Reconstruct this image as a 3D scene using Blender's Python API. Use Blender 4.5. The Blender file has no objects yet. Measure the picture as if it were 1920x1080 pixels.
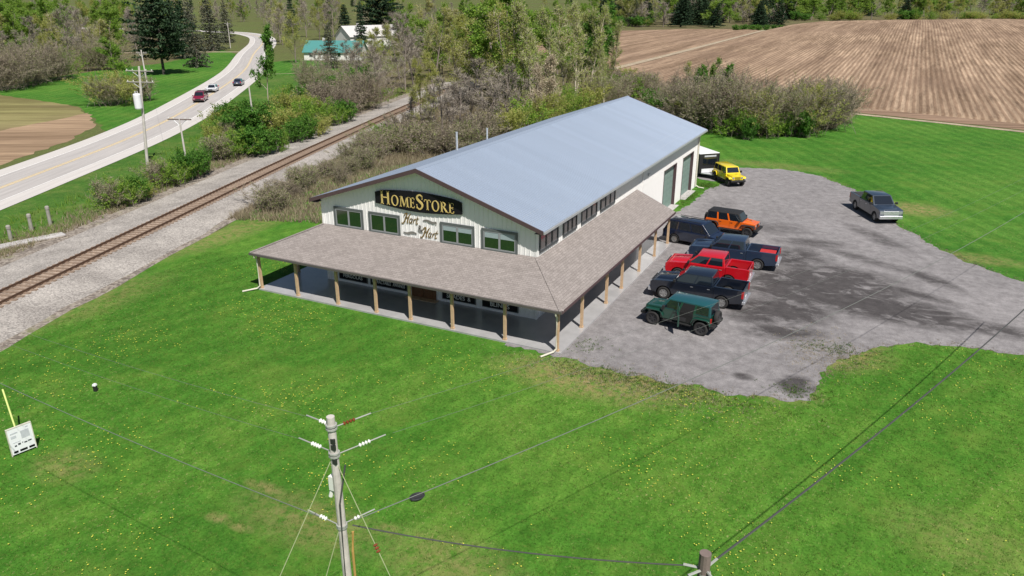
import bpy, math, random
import numpy as np
from mathutils import Vector, Matrix, noise

R = math.radians
scene = bpy.context.scene
COL = scene.collection

# ---------------------------------------------------------------- camera, sky, sun, exposure
cam_data = bpy.data.cameras.new('camera')
cam_data.sensor_width = 36.0
cam_data.lens = 26.69
cam_data.clip_start = 0.2
cam_data.clip_end = 9000
cam = bpy.data.objects.new('camera', cam_data)
cam.location = (14.611, -34.557, 18.216)
cam.rotation_euler = (math.pi / 2 - 0.368, 0.0, 0.466)
COL.objects.link(cam)
scene.camera = cam

SUN_VEC = Vector((1.42, -1.15, 2.66)).normalized()          # towards the sun
SUN_EL = math.asin(SUN_VEC.z)
SUN_AZ = math.atan2(SUN_VEC.x, SUN_VEC.y)                   # clockwise from +Y
world = bpy.data.worlds.new('World')
scene.world = world
world.use_nodes = True
wn = world.node_tree
bg = wn.nodes['Background']
sky_tex = wn.nodes.new('ShaderNodeTexSky')
sky_tex.sky_type = 'NISHITA'
sky_tex.sun_disc = False
sky_tex.sun_elevation = SUN_EL
sky_tex.sun_rotation = SUN_AZ
sky_tex.air_density = 1.0
sky_tex.dust_density = 0.6
sky_tex.ozone_density = 1.0
wn.links.new(sky_tex.outputs[0], bg.inputs[0])
bg.inputs[1].default_value = 0.05

sun_data = bpy.data.lights.new('sun', 'SUN')
sun_data.energy = 5.0
sun_data.angle = R(0.53)
sun_data.color = (1.0, 0.955, 0.89)
sun = bpy.data.objects.new('sun', sun_data)
sun.rotation_euler = SUN_VEC.to_track_quat('Z', 'Y').to_euler()
sun.location = (40, -30, 80)
COL.objects.link(sun)

scene.view_settings.view_transform = 'Standard'
scene.view_settings.look = 'None'
scene.view_settings.exposure = 0.25
scene.view_settings.gamma = 1.0
scene.view_settings.use_curve_mapping = False

# ---------------------------------------------------------------- materials
def new_mat(name):
    m = bpy.data.materials.new(name)
    m.use_nodes = True
    return m, m.node_tree, m.node_tree.nodes['Principled BSDF']

def node(nt, kind, **kw):
    n = nt.nodes.new(kind)
    for k, v in kw.items():
        setattr(n, k, v)
    return n

def ramp(nt, stops, fac=None):
    r = nt.nodes.new('ShaderNodeValToRGB')
    cr = r.color_ramp
    while len(cr.elements) < len(stops):
        cr.elements.new(0.5)
    for e, (p, c) in zip(cr.elements, stops):
        e.position = p
        e.color = (*c, 1) if len(c) == 3 else c
    if fac is not None:
        nt.links.new(fac, r.inputs[0])
    return r

def noise_tex(nt, scale, detail=4, rough=0.6, vec=None, dist=0.0):
    n = nt.nodes.new('ShaderNodeTexNoise')
    n.inputs['Scale'].default_value = scale
    n.inputs['Detail'].default_value = detail
    n.inputs['Roughness'].default_value = rough
    n.inputs['Distortion'].default_value = dist
    if vec is not None:
        nt.links.new(vec, n.inputs['Vector'])
    return n

def mapping(nt, vec, scale=(1, 1, 1), rot=(0, 0, 0), loc=(0, 0, 0)):
    m = nt.nodes.new('ShaderNodeMapping')
    m.inputs['Scale'].default_value = scale
    m.inputs['Rotation'].default_value = rot
    m.inputs['Location'].default_value = loc
    nt.links.new(vec, m.inputs['Vector'])
    return m.outputs[0]

def mix(nt, fac, a, b, blend='MIX'):
    m = nt.nodes.new('ShaderNodeMix')
    m.data_type = 'RGBA'
    m.blend_type = blend
    for sock, v in ((m.inputs[0], fac), (m.inputs[6], a), (m.inputs[7], b)):
        if isinstance(v, bpy.types.NodeSocket):
            nt.links.new(v, sock)
        elif isinstance(v, (int, float)):
            sock.default_value = v
        else:
            sock.default_value = (*v, 1)
    return m.outputs[2]

def bump(nt, bsdf, height, strength=0.3, dist=0.05):
    b = nt.nodes.new('ShaderNodeBump')
    b.inputs['Strength'].default_value = strength
    b.inputs['Distance'].default_value = dist
    nt.links.new(height, b.inputs['Height'])
    nt.links.new(b.outputs[0], bsdf.inputs['Normal'])

def objco(nt):
    return nt.nodes.new('ShaderNodeTexCoord').outputs['Object']

def worldpos(nt):
    return nt.nodes.new('ShaderNodeNewGeometry').outputs['Position']

def simple(name, col, rough=0.6, metal=0.0, var=0.12, scale=3.0, spec=0.5, coat=0.0, bmp=0.0):
    m, nt, b = new_mat(name)
    n = noise_tex(nt, scale, 5, 0.65, objco(nt))
    lo = tuple(c * (1 - var) for c in col)
    hi = tuple(min(1, c * (1 + var)) for c in col)
    r = ramp(nt, [(0.3, lo), (0.7, hi)], n.outputs[0])
    nt.links.new(r.outputs[0], b.inputs['Base Color'])
    b.inputs['Roughness'].default_value = rough
    b.inputs['Metallic'].default_value = metal
    b.inputs['Specular IOR Level'].default_value = spec
    if coat:
        b.inputs['Coat Weight'].default_value = coat
        b.inputs['Coat Roughness'].default_value = 0.05
    if bmp:
        n2 = noise_tex(nt, scale * 8, 4, 0.6, objco(nt))
        bump(nt, b, n2.outputs[0], bmp, 0.02)
    return m

def paint(name, col, rough=0.28):
    m, nt, b = new_mat(name)
    n = noise_tex(nt, 2.5, 6, 0.7, objco(nt))
    r = ramp(nt, [(0.5, (0, 0, 0)), (0.9, (0.02, 0.02, 0.02))], n.outputs[0])
    c = mix(nt, r.outputs[0], col, (0.30, 0.27, 0.24))
    nt.links.new(c, b.inputs['Base Color'])
    b.inputs['Roughness'].default_value = rough
    b.inputs['Coat Weight'].default_value = 1.0
    b.inputs['Coat Roughness'].default_value = 0.03
    b.inputs['Coat IOR'].default_value = 1.55
    return m

def glass_mat(name, col=(0.012, 0.016, 0.02), rough=0.05):
    m, nt, b = new_mat(name)
    b.inputs['Base Color'].default_value = (*col, 1)
    b.inputs['Roughness'].default_value = rough
    b.inputs['Specular IOR Level'].default_value = 1.0
    b.inputs['Coat Weight'].default_value = 0.6
    b.inputs['Coat Roughness'].default_value = 0.02
    return m

def grass_mat(name, base, dark, pale, dry_spots=(), stripes=0.0, stripe_rot=0.0, big=0.06):
    """mown grass: several scales of tone, dry tufts, optional mowing stripes and worn patches (x, y, radius x, radius y)"""
    m, nt, b = new_mat(name)
    p = worldpos(nt)
    n1 = noise_tex(nt, big, 5, 0.6, p)
    n2 = noise_tex(nt, 0.7, 5, 0.7, p)
    n3 = noise_tex(nt, 9.0, 3, 0.75, p)
    c1 = ramp(nt, [(0.38, dark), (0.5, base), (0.63, pale)], n1.outputs[0])
    c2 = ramp(nt, [(0.36, dark), (0.52, base), (0.70, pale)], n2.outputs[0])
    c = mix(nt, 0.5, c1.outputs[0], c2.outputs[0])
    c3 = ramp(nt, [(0.3, (0.62, 0.65, 0.6)), (0.5, (1, 1, 1)), (0.72, (1.35, 1.25, 1.4))], n3.outputs[0])
    n8 = noise_tex(nt, 2.6, 5, 0.7, mapping(nt, p, (1, 0.55, 1), (0, 0, 0.6)), 0.4)
    r8 = ramp(nt, [(0.34, (0.74, 0.79, 0.74)), (0.5, (1, 1, 1)), (0.68, (1.28, 1.18, 1.3))], n8.outputs[0])
    c = mix(nt, 1.0, c, r8.outputs[0], 'MULTIPLY')
    c = mix(nt, 1.0, c, c3.outputs[0], 'MULTIPLY')
    n5 = noise_tex(nt, 0.28, 6, 0.72, p, 0.5)
    r5 = ramp(nt, [(0.50, (0, 0, 0)), (0.70, (0.55, 0.55, 0.55))], n5.outputs[0])
    c = mix(nt, r5.outputs[0], c, tuple(0.5 * (u + v) for u, v in zip(pale, (0.14, 0.175, 0.035))))
    # thin dry thatch showing through
    n4 = noise_tex(nt, 2.2, 6, 0.8, mapping(nt, p, (1, 1.6, 1), (0, 0, 0.5)))
    r4 = ramp(nt, [(0.56, (0, 0, 0)), (0.74, (0.6, 0.6, 0.6))], n4.outputs[0])
    c = mix(nt, r4.outputs[0], c, (0.19, 0.20, 0.05))
    # single straw-coloured flecks
    n6 = noise_tex(nt, 6.5, 4, 0.85, mapping(nt, p, (1, .7, 1), (0, 0, .4)))
    r6 = ramp(nt, [(0.59, (0, 0, 0)), (0.64, (0.85, 0.85, 0.85))], n6.outputs[0])
    k6 = node(nt, 'ShaderNodeMath', operation='MULTIPLY')
    r7 = ramp(nt, [(0.40, (0.12, 0.12, 0.12)), (0.62, (1, 1, 1))], noise_tex(nt, 0.13, 3, 0.6, p).outputs[0])
    nt.links.new(r6.outputs[0], k6.inputs[0])
    nt.links.new(r7.outputs[0], k6.inputs[1])
    c = mix(nt, k6.outputs[0], c, (0.33, 0.30, 0.13))
    if stripes:
        w = node(nt, 'ShaderNodeTexWave', wave_type='BANDS', bands_direction='X')
        w.inputs['Scale'].default_value = 0.16
        w.inputs['Distortion'].default_value = 2.2
        w.inputs['Detail'].default_value = 2
        w.inputs['Detail Scale'].default_value = 0.4
        nt.links.new(mapping(nt, p, (1, 1, 1), (0, 0, stripe_rot)), w.inputs['Vector'])
        rw = ramp(nt, [(0.35, (0.86, 0.88, 0.86)), (0.8, (1.16, 1.12, 1.2))], w.outputs[0])
        c = mix(nt, stripes, c, mix(nt, 1.0, c, rw.outputs[0], 'MULTIPLY'))
    if dry_spots:
        nd = noise_tex(nt, 2.1, 6, 0.8, p)
        sep = nt.nodes.new('ShaderNodeSeparateXYZ')
        nt.links.new(p, sep.inputs[0])
        total = None
        for (x, y, rx, ry, amt) in dry_spots:
            def mth(op, a, bb):
                k = node(nt, 'ShaderNodeMath', operation=op)
                for i, v in enumerate((a, bb)):
                    if isinstance(v, bpy.types.NodeSocket):
                        nt.links.new(v, k.inputs[i])
                    else:
                        k.inputs[i].default_value = v
                return k.outputs[0]
            dx = mth('DIVIDE', mth('SUBTRACT', sep.outputs[0], x), rx)
            dy = mth('DIVIDE', mth('SUBTRACT', sep.outputs[1], y), ry)
            d2 = mth('ADD', mth('MULTIPLY', dx, dx), mth('MULTIPLY', dy, dy))
            f = mth('SUBTRACT', 1.0, d2)
            f = mth('MAXIMUM', f, 0.0)
            f = mth('MULTIPLY', f, amt)
            total = f if total is None else mth('MAXIMUM', total, f)
        nf = ramp(nt, [(0.38, (0, 0, 0)), (0.60, (1, 1, 1))], nd.outputs[0])
        k = node(nt, 'ShaderNodeMath', operation='MULTIPLY', use_clamp=True)
        nt.links.new(total, k.inputs[0])
        nt.links.new(nf.outputs[0], k.inputs[1])
        c = mix(nt, k.outputs[0], c, (0.27, 0.215, 0.095))
    nt.links.new(c, b.inputs['Base Color'])
    b.inputs['Roughness'].default_value = 0.95
    b.inputs['Specular IOR Level'].default_value = 0.1
    nb = noise_tex(nt, 22, 3, 0.7, p)
    bump(nt, b, nb.outputs[0], 0.5, 0.05)
    return m

M = {}
DRY = [(-5.7, -18.6, 0.72, 0.39, 0.75), (-4.6, -18.6, 0.80, 0.33, 0.75), (0.4, -16.3, 0.72, 0.39, 0.75), (-5.4, -16.4, 1.28, 0.45, 0.75), (2.6, -2.3, 6.2, 2.2, 1.0), (12.8, 7.2, 4.2, 3.4, 1.1), (5.5, -1.2, 4.5, 1.2, 1.0), (11.0, 1.0, 3.0, 1.5, 0.8),
       (-2.5, -17.2, 4.2, 1.7, 0.62), (3.2, -16.8, 3.6, 1.8, 0.55), (17, 42, 3.5, 3, 1.0), (-3, 55, 8, 3, .5), (19.0, -7.5, 3.2, 2.2, .38),
       (-14.0, -19.0, 2.0, 1.4, .6), (21, 28.5, 5, 1.6, .7), (-29.5, -6.5, 3.0, 7, .55), (-33.0, 8, 2.5, 9, .75)]
M['lawn'] = grass_mat('lawn', (0.056, 0.168, 0.017), (0.038, 0.126, 0.013), (0.112, 0.225, 0.030), DRY, 0.45, 0.35)
M['lawn_far'] = grass_mat('lawn_far', (0.050, 0.160, 0.018), (0.034, 0.120, 0.014), (0.100, 0.215, 0.032), [(17, 42, 4, 3, 1.0), (21, 28.5, 5, 1.6, .7), (3, 56, 9, 2.5, .5)], 0.6, -0.49)
M['ground'] = grass_mat('ground', (0.10, 0.115, 0.040), (0.105, 0.090, 0.050), (0.095, 0.15, 0.035), (), 0, 0, 0.006)
M['litter'] = grass_mat('litter', (0.13, 0.105, 0.06), (0.085, 0.075, 0.04), (0.11, 0.14, 0.045), (), 0, 0, 0.08)
M['verge'] = grass_mat('verge', (0.055, 0.14, 0.02), (0.042, 0.105, 0.018), (0.14, 0.17, 0.05), (), 0, 0, 0.1)

def gravel_mat():
    m, nt, b = new_mat('gravel')
    p = worldpos(nt)
    n1 = noise_tex(nt, 0.12, 6, 0.65, mapping(nt, p, (1, 1, 1), (0, 0, 0.5)), 0.6)
    n2 = noise_tex(nt, 1.4, 5, 0.75, p)
    n3 = noise_tex(nt, 26, 3, 0.8, p)
    base = ramp(nt, [(0.3, (0.168, 0.158, 0.160)), (0.5, (0.238, 0.225, 0.228)), (0.72, (0.318, 0.302, 0.303))], n2.outputs[0])
    c3 = ramp(nt, [(0.28, (0.62, 0.62, 0.62)), (0.5, (1, 1, 1)), (0.75, (1.35, 1.33, 1.3))], n3.outputs[0])
    c = mix(nt, 1.0, base.outputs[0], c3.outputs[0], 'MULTIPLY')
    # damp / oily dark stains in the turning area
    sep = nt.nodes.new('ShaderNodeSeparateXYZ')
    nt.links.new(p, sep.inputs[0])
    def mth(op, a, bb=0.0):
        k = node(nt, 'ShaderNodeMath', operation=op)
        for i, v in enumerate((a, bb)):
            if isinstance(v, bpy.types.NodeSocket):
                nt.links.new(v, k.inputs[i])
            else:
                k.inputs[i].default_value = v
        return k.outputs[0]
    total = None
    for (x, y, rx, ry, rot, amt) in [(11.8, 17.2, 5.4, 4.0, .5, 1.2), (15.6, 15.0, 5.4, 2.4, -.1, 1.1), (13.5, 20.5, 3.5, 1.6, -.4, .8), (17.5, 18.5, 3.0, .7, -.4, .7), (9.8, 11.4, 3.4, 2.4, .5, 1.0), (10.5, 8.4, 2.4, 1.2, .3, .8), (18.5, 22, 2.5, .8, -.8, .7), (10, 27, 3, 1.2, .2, .6), (20.5, 14.4, 4.5, 1.2, -.05, .75),
                                     (6.4, 30, 3.5, 2.0, .3, .45), (14.5, 31, 4, 1.0, -.9, .6), (12.2, 1.9, .9, 1.1, 0, 1.0), (9.6, 1.7, .55, .4, 0, .8), (9.5, 22.5, 2.5, 3.0, 0, .75), (14.2, 24.5, 4, .8, -.5, .6), (1.2, 33, 1.6, 5, 0, .3)]:
        ca, sa = math.cos(rot), math.sin(rot)
        ax = mth('SUBTRACT', sep.outputs[0], x)
        ay = mth('SUBTRACT', sep.outputs[1], y)
        u = mth('DIVIDE', mth('ADD', mth('MULTIPLY', ax, ca), mth('MULTIPLY', ay, sa)), rx)
        v = mth('DIVIDE', mth('SUBTRACT', mth('MULTIPLY', ay, ca), mth('MULTIPLY', ax, sa)), ry)
        f = mth('SUBTRACT', 1.5, mth('ADD', mth('MULTIPLY', u, u), mth('MULTIPLY', v, v)))
        f = mth('MULTIPLY', mth('MAXIMUM', f, 0.0), amt)
        total = f if total is None else mth('MAXIMUM', total, f)
    ns = noise_tex(nt, 0.55, 7, 0.72, mapping(nt, p, (1, 1.7, 1), (0, 0, -0.35)), 0.8)
    rs = ramp(nt, [(0.34, (0.12, 0.12, 0.12)), (0.54, (1, 1, 1))], ns.outputs[0])
    k = node(nt, 'ShaderNodeMath', operation='MULTIPLY', use_clamp=True)
    nt.links.new(total, k.inputs[0])
    nt.links.new(rs.outputs[0], k.inputs[1])
    dark = mix(nt, 1.0, c, (0.31, 0.30, 0.30), 'MULTIPLY')
    c = mix(nt, k.outputs[0], c, dark)
    r1 = ramp(nt, [(0.3, (0.84, 0.84, 0.84)), (0.7, (1.1, 1.1, 1.1))], n1.outputs[0])
    c = mix(nt, 1.0, c, r1.outputs[0], 'MULTIPLY')
    # tyre tracks
    w = node(nt, 'ShaderNodeTexWave', wave_type='BANDS', bands_direction='X')
    w.inputs['Scale'].default_value = 0.32
    w.inputs['Distortion'].default_value = 5
    w.inputs['Detail'].default_value = 3
    w.inputs['Detail Scale'].default_value = 0.35
    nt.links.new(mapping(nt, p, (1, .5, 1), (0, 0, -0.9)), w.inputs['Vector'])
    rw = ramp(nt, [(0.0, (0.84, 0.84, 0.83)), (0.22, (1, 1, 1))], w.outputs[0])
    c = mix(nt, 0.3, c, mix(nt, 1.0, c, rw.outputs[0], 'MULTIPLY'))
    # weeds pushing through
    nw = noise_tex(nt, 1.9, 5, 0.8, p)
    rw2 = ramp(nt, [(0.72, (0, 0, 0)), (0.78, (0.5, 0.5, 0.5))], nw.outputs[0])
    c = mix(nt, rw2.outputs[0], c, (0.20, 0.20, 0.10))
    nt.links.new(c, b.inputs['Base Color'])
    b.inputs['Roughness'].default_value = 0.9
    b.inputs['Specular IOR Level'].default_value = 0.2
    nb = noise_tex(nt, 18, 4, 0.8, p)
    bump(nt, b, nb.outputs[0], 0.55, 0.05)
    return m
M['gravel'] = gravel_mat()

def stony(name, lo, hi, scale, fine, blotch=None, deep=0.75):
    m, nt, b = new_mat(name)
    p = worldpos(nt)
    v = node(nt, 'ShaderNodeTexVoronoi')
    v.inputs['Scale'].default_value = scale
    nt.links.new(p, v.inputs['Vector'])
    sep = nt.nodes.new('ShaderNodeSeparateColor')
    nt.links.new(v.outputs['Color'], sep.inputs[0])
    r = ramp(nt, [(0.1, lo), (0.9, hi)], sep.outputs[0])
    n = noise_tex(nt, fine, 5, 0.7, p)
    r2 = ramp(nt, [(0.34, (deep, deep * .98, deep * .96)), (0.66, (1.15, 1.14, 1.12))], n.outputs[0])
    c = mix(nt, 1.0, r.outputs[0], r2.outputs[0], 'MULTIPLY')
    if blotch:
        nb = noise_tex(nt, 0.5, 6, 0.75, p)
        rb = ramp(nt, [(0.55, (0, 0, 0)), (0.68, (0.8, 0.8, 0.8))], nb.outputs[0])
        c = mix(nt, rb.outputs[0], c, blotch)
    nt.links.new(c, b.inputs['Base Color'])
    b.inputs['Roughness'].default_value = 0.92
    bump(nt, b, v.outputs['Distance'], 0.8, 0.06)
    return m
M['ballast'] = stony('ballast', (0.25, 0.232, 0.217), (0.44, 0.408, 0.38), 12.0, 0.35, None, 0.74)
M['ballast_edge'] = stony('ballast_edge', (0.15, 0.125, 0.105), (0.33, 0.29, 0.25), 6.0, 0.5, (0.16, 0.17, 0.07))
M['track_bed'] = stony('track_bed', (0.24, 0.185, 0.145), (0.42, 0.33, 0.26), 9.0, 0.6)

def asphalt(name, col, streak):
    m, nt, b = new_mat(name)
    uv = nt.nodes.new('ShaderNodeUVMap').outputs[0]
    n = noise_tex(nt, 1.0, 6, 0.7, mapping(nt, uv, (0.08, 2.2, 1)))
    n2 = noise_tex(nt, 30, 3, 0.7, worldpos(nt))
    lo = tuple(c * (1 - streak) for c in col)
    hi = tuple(min(1, c * (1 + streak)) for c in col)
    r = ramp(nt, [(0.3, lo), (0.7, hi)], n.outputs[0])
    r2 = ramp(nt, [(0.3, (0.85, 0.85, 0.85)), (0.7, (1.1, 1.1, 1.1))], n2.outputs[0])
    nt.links.new(mix(nt, 1.0, r.outputs[0], r2.outputs[0], 'MULTIPLY'), b.inputs['Base Color'])
    b.inputs['Roughness'].default_value = 0.85
    return m
M['lane'] = asphalt('lane', (0.41, 0.385, 0.37), 0.15)
M['shoulder'] = asphalt('shoulder', (0.53, 0.50, 0.475), 0.10)
M['line_yellow'] = simple('line_yellow', (0.62, 0.45, 0.17), 0.7, var=0.2)
M['line_white'] = simple('line_white', (0.75, 0.74, 0.72), 0.7, var=0.15)
M['path'] = stony('path', (0.33, 0.265, 0.185), (0.43, 0.36, 0.265), 5, 0.4, (0.27, 0.22, 0.12))

def field_mat(name, pale, dark, soil, pitch, rot):
    m, nt, b = new_mat(name)
    p = worldpos(nt)
    q = mapping(nt, p, (1, 1, 1), (0, 0, rot))
    w = node(nt, 'ShaderNodeTexWave', wave_type='BANDS', bands_direction='X', wave_profile='SIN')
    w.inputs['Scale'].default_value = 1.0 / pitch / (20 / (2 * math.pi)) * 1.0
    w.inputs['Distortion'].default_value = 1.2
    w.inputs['Detail'].default_value = 2
    w.inputs['Detail Scale'].default_value = 0.3
    nt.links.new(q, w.inputs['Vector'])
    # passes of the drill: broad bands along the rows
    nb = noise_tex(nt, 1.0, 3, 0.6, mapping(nt, q, (0.22, 0.006, 1)))
    nf = noise_tex(nt, 0.9, 6, 0.8, mapping(nt, q, (1.0, 0.07, 1)))
    nl = noise_tex(nt, 0.018, 4, 0.6, p)
    r = ramp(nt, [(0.15, dark), (0.85, pale)], w.outputs[0])
    rf = ramp(nt, [(0.32, (0.55, 0.53, 0.51)), (0.68, (1.35, 1.33, 1.3))], nf.outputs[0])
    c = mix(nt, 1.0, r.outputs[0], rf.outputs[0], 'MULTIPLY')
    rb = ramp(nt, [(0.35, (0.66, 0.62, 0.59)), (0.62, (1.18, 1.16, 1.14))], nb.outputs[0])
    c = mix(nt, 1.0, c, rb.outputs[0], 'MULTIPLY')
    rl = ramp(nt, [(0.42, (0, 0, 0)), (0.62, (0.75, 0.75, 0.75))], nl.outputs[0])
    c = mix(nt, rl.outputs[0], c, mix(nt, 0.6, c, soil))
    nt.links.new(c, b.inputs['Base Color'])
    b.inputs['Roughness'].default_value = 0.95
    b.inputs['Specular IOR Level'].default_value = 0.1
    n9 = noise_tex(nt, 5, 4, 0.75, p)
    bump(nt, b, n9.outputs[0], 0.5, 0.08)
    return m
M['field'] = field_mat('field', (0.375, 0.285, 0.208), (0.235, 0.167, 0.118), (0.225, 0.152, 0.108), 1.1, 0.0)
M['headland'] = field_mat('headland', (0.31, 0.225, 0.168), (0.235, 0.165, 0.12), (0.24, 0.155, 0.11), 0.9, 1.25)
M['field_left'] = field_mat('field_left', (0.24, 0.225, 0.10), (0.20, 0.195, 0.085), (0.25, 0.17, 0.12), 1.3, 1.1)
M['tilled'] = field_mat('tilled', (0.33, 0.245, 0.165), (0.30, 0.215, 0.145), (0.26, 0.18, 0.12), 1.6, 1.05)

def shingle_mat(name, rot):
    m, nt, b = new_mat(name)
    o = mapping(nt, objco(nt), (1, 1, 1), (0, 0, rot))
    br = node(nt, 'ShaderNodeTexBrick')
    br.inputs['Color1'].default_value = (0.232, 0.205, 0.192, 1)
    br.inputs['Color2'].default_value = (0.29, 0.258, 0.243, 1)
    br.inputs['Mortar'].default_value = (0.15, 0.125, 0.115, 1)
    br.inputs['Scale'].default_value = 1.0
    br.inputs['Mortar Size'].default_value = 0.008
    br.inputs['Brick Width'].default_value = 0.33
    br.inputs['Row Height'].default_value = 0.145
    nt.links.new(o, br.inputs['Vector'])
    n = noise_tex(nt, 1.1, 6, 0.75, objco(nt))
    r = ramp(nt, [(0.3, (0.90, 0.895, 0.89)), (0.7, (1.08, 1.08, 1.08))], n.outputs[0])
    c = mix(nt, 1.0, br.outputs[0], r.outputs[0], 'MULTIPLY')
    n2 = noise_tex(nt, 14, 3, 0.7, objco(nt))
    r2 = ramp(nt, [(0.3, (0.8, 0.8, 0.8)), (0.7, (1.15, 1.15, 1.15))], n2.outputs[0])
    c = mix(nt, 1.0, c, r2.outputs[0], 'MULTIPLY')
    nt.links.new(c, b.inputs['Base Color'])
    b.inputs['Roughness'].default_value = 0.9
    bump(nt, b, br.outputs['Fac'], -0.4, 0.02)
    return m
M['shingle_x'] = shingle_mat('shingle_x', 0.0)
M['shingle_y'] = shingle_mat('shingle_y', math.pi / 2)

def metal_roof():
    m, nt, b = new_mat('metal_roof')
    o = worldpos(nt)
    n = noise_tex(nt, 0.5, 5, 0.6, mapping(nt, o, (0.3, 1, 1)))
    r = ramp(nt, [(0.3, (0.335, 0.395, 0.49)), (0.7, (0.35, 0.41, 0.505))], n.outputs[0])
    oi = nt.nodes.new('ShaderNodeObjectInfo')
    ro = ramp(nt, [(0.0, (0.97, 0.97, 0.97)), (1.0, (1.03, 1.03, 1.03))], oi.outputs['Random'])
    nt.links.new(mix(nt, 1.0, r.outputs[0], ro.outputs[0], 'MULTIPLY'), b.inputs['Base Color'])
    b.inputs['Metallic'].default_value = 0.35
    b.inputs['Roughness'].default_value = 0.42
    return m
M['metal_roof'] = metal_roof()
M['siding'] = simple('siding', (0.84, 0.825, 0.81), 0.5, var=0.03, scale=0.8)
M['trim_brown'] = simple('trim_brown', (0.085, 0.052, 0.055), 0.5, var=0.1)
M['gutter'] = simple('gutter', (0.10, 0.088, 0.085), 0.5, var=0.1)
M['soffit'] = simple('soffit', (0.16, 0.13, 0.13), 0.7, var=0.1)
M['timber'] = simple('timber', (0.52, 0.36, 0.22), 0.7, var=0.2, scale=6)
M['downspout'] = simple('downspout', (0.60, 0.57, 0.48), 0.5, var=0.08)
M['concrete'] = simple('concrete', (0.43, 0.41, 0.40), 0.85, var=0.13, scale=0.9, bmp=0.1)
M['porch_floor'] = simple('porch_floor', (0.37, 0.365, 0.37), 0.3, var=0.13, scale=0.9, spec=0.8, coat=0.35)
M['frame_dark'] = simple('frame_dark', (0.055, 0.062, 0.068), 0.45, var=0.1)
M['frame_grey'] = simple('frame_grey', (0.26, 0.27, 0.28), 0.5, var=0.06)
M['pane_dark'] = glass_mat('pane_dark', (0.012, 0.03, 0.014), 0.06)
M['blind'] = simple('blind', (0.30, 0.37, 0.38), 0.6, var=0.05)
M['garage_green'] = simple('garage_green', (0.20, 0.28, 0.25), 0.5, var=0.05)
M['door_wood'] = simple('door_wood', (0.16, 0.07, 0.03), 0.5, var=0.25, scale=4)
M['sign_black'] = simple('sign_black', (0.008, 0.008, 0.01), 0.6, var=0.1, spec=0.2)
M['gold'] = simple('gold', (0.60, 0.46, 0.16), 0.5, var=0.15)
M['gold_edge'] = simple('gold_edge', (0.75, 0.68, 0.42), 0.5, var=0.1)
M['letter_white'] = simple('letter_white', (0.78, 0.78, 0.76), 0.6, var=0.05)
M['script_brown'] = simple('script_brown', (0.20, 0.135, 0.04), 0.6, var=0.15)
M['script_grey'] = simple('script_grey', (0.20, 0.19, 0.17), 0.6, var=0.15)
M['galv'] = simple('galv', (0.50, 0.52, 0.54), 0.45, 0.4, var=0.08)
M['pole_wood'] = simple('pole_wood', (0.50, 0.465, 0.43), 0.85, var=0.2, scale=2.5, bmp=0.25)
M['pole_dark'] = simple('pole_dark', (0.17, 0.13, 0.115), 0.85, var=0.25, scale=2.5, bmp=0.25)
M['crossarm'] = simple('crossarm', (0.30, 0.285, 0.25), 0.85, var=0.2, scale=4)
M['porcelain'] = simple('porcelain', (0.78, 0.78, 0.74), 0.25, var=0.05)
M['brown_glaze'] = simple('brown_glaze', (0.20, 0.055, 0.022), 0.2, var=0.2)
M['wire'] = simple('wire', (0.06, 0.06, 0.06), 0.6, var=0.1)
M['wire_alu'] = simple('wire_alu', (0.15, 0.16, 0.15), 0.7, 0.0, var=0.1)
M['guy'] = simple('guy', (0.33, 0.37, 0.20), 0.7, 0.0, var=0.1)
M['hardware'] = simple('hardware', (0.34, 0.35, 0.32), 0.6, 0.1, var=0.1)
M['can_white'] = simple('can_white', (0.74, 0.75, 0.77), 0.4, var=0.05)
M['guard_yellow'] = simple('guard_yellow', (0.55, 0.62, 0.20), 0.5, var=0.08)
M['orange_pvc'] = simple('orange_pvc', (0.42, 0.26, 0.08), 0.5, var=0.08)
M['rail'] = simple('rail', (0.115, 0.068, 0.045), 0.55, 0.2, var=0.2)
M['tie'] = simple('tie', (0.23, 0.165, 0.12), 0.9, var=0.3, scale=5)
M['board_white'] = simple('board_white', (0.78, 0.79, 0.82), 0.5, var=0.04)
M['print_grey'] = simple('print_grey', (0.50, 0.52, 0.56), 0.6, var=0.1)
M['tyre'] = simple('tyre', (0.022, 0.021, 0.021), 0.85, var=0.2)
M['rim'] = simple('rim', (0.42, 0.42, 0.42), 0.35, 0.7, var=0.1)
M['rim_dark'] = simple('rim_dark', (0.06, 0.06, 0.065), 0.4, 0.5, var=0.1)
M['black_plastic'] = simple('black_plastic', (0.016, 0.016, 0.017), 0.6, var=0.15)
M['under'] = simple('under', (0.01, 0.01, 0.01), 0.9, var=0.1)
M['chrome'] = simple('chrome', (0.66, 0.67, 0.70), 0.34, 0.75, var=0.05)
M['car_glass'] = glass_mat('car_glass', (0.010, 0.014, 0.02), 0.04)
M['lamp_clear'] = simple('lamp_clear', (0.45, 0.47, 0.50), 0.12, 0.5, var=0.05)
M['lamp_red'] = simple('lamp_red', (0.42, 0.012, 0.014), 0.2, var=0.1)
M['cargo_red'] = simple('cargo_red', (0.45, 0.03, 0.03), 0.5)
M['cargo_yellow'] = simple('cargo_yellow', (0.6, 0.55, 0.1), 0.5)
M['bed_liner'] = simple('bed_liner', (0.03, 0.03, 0.032), 0.8)
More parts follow.
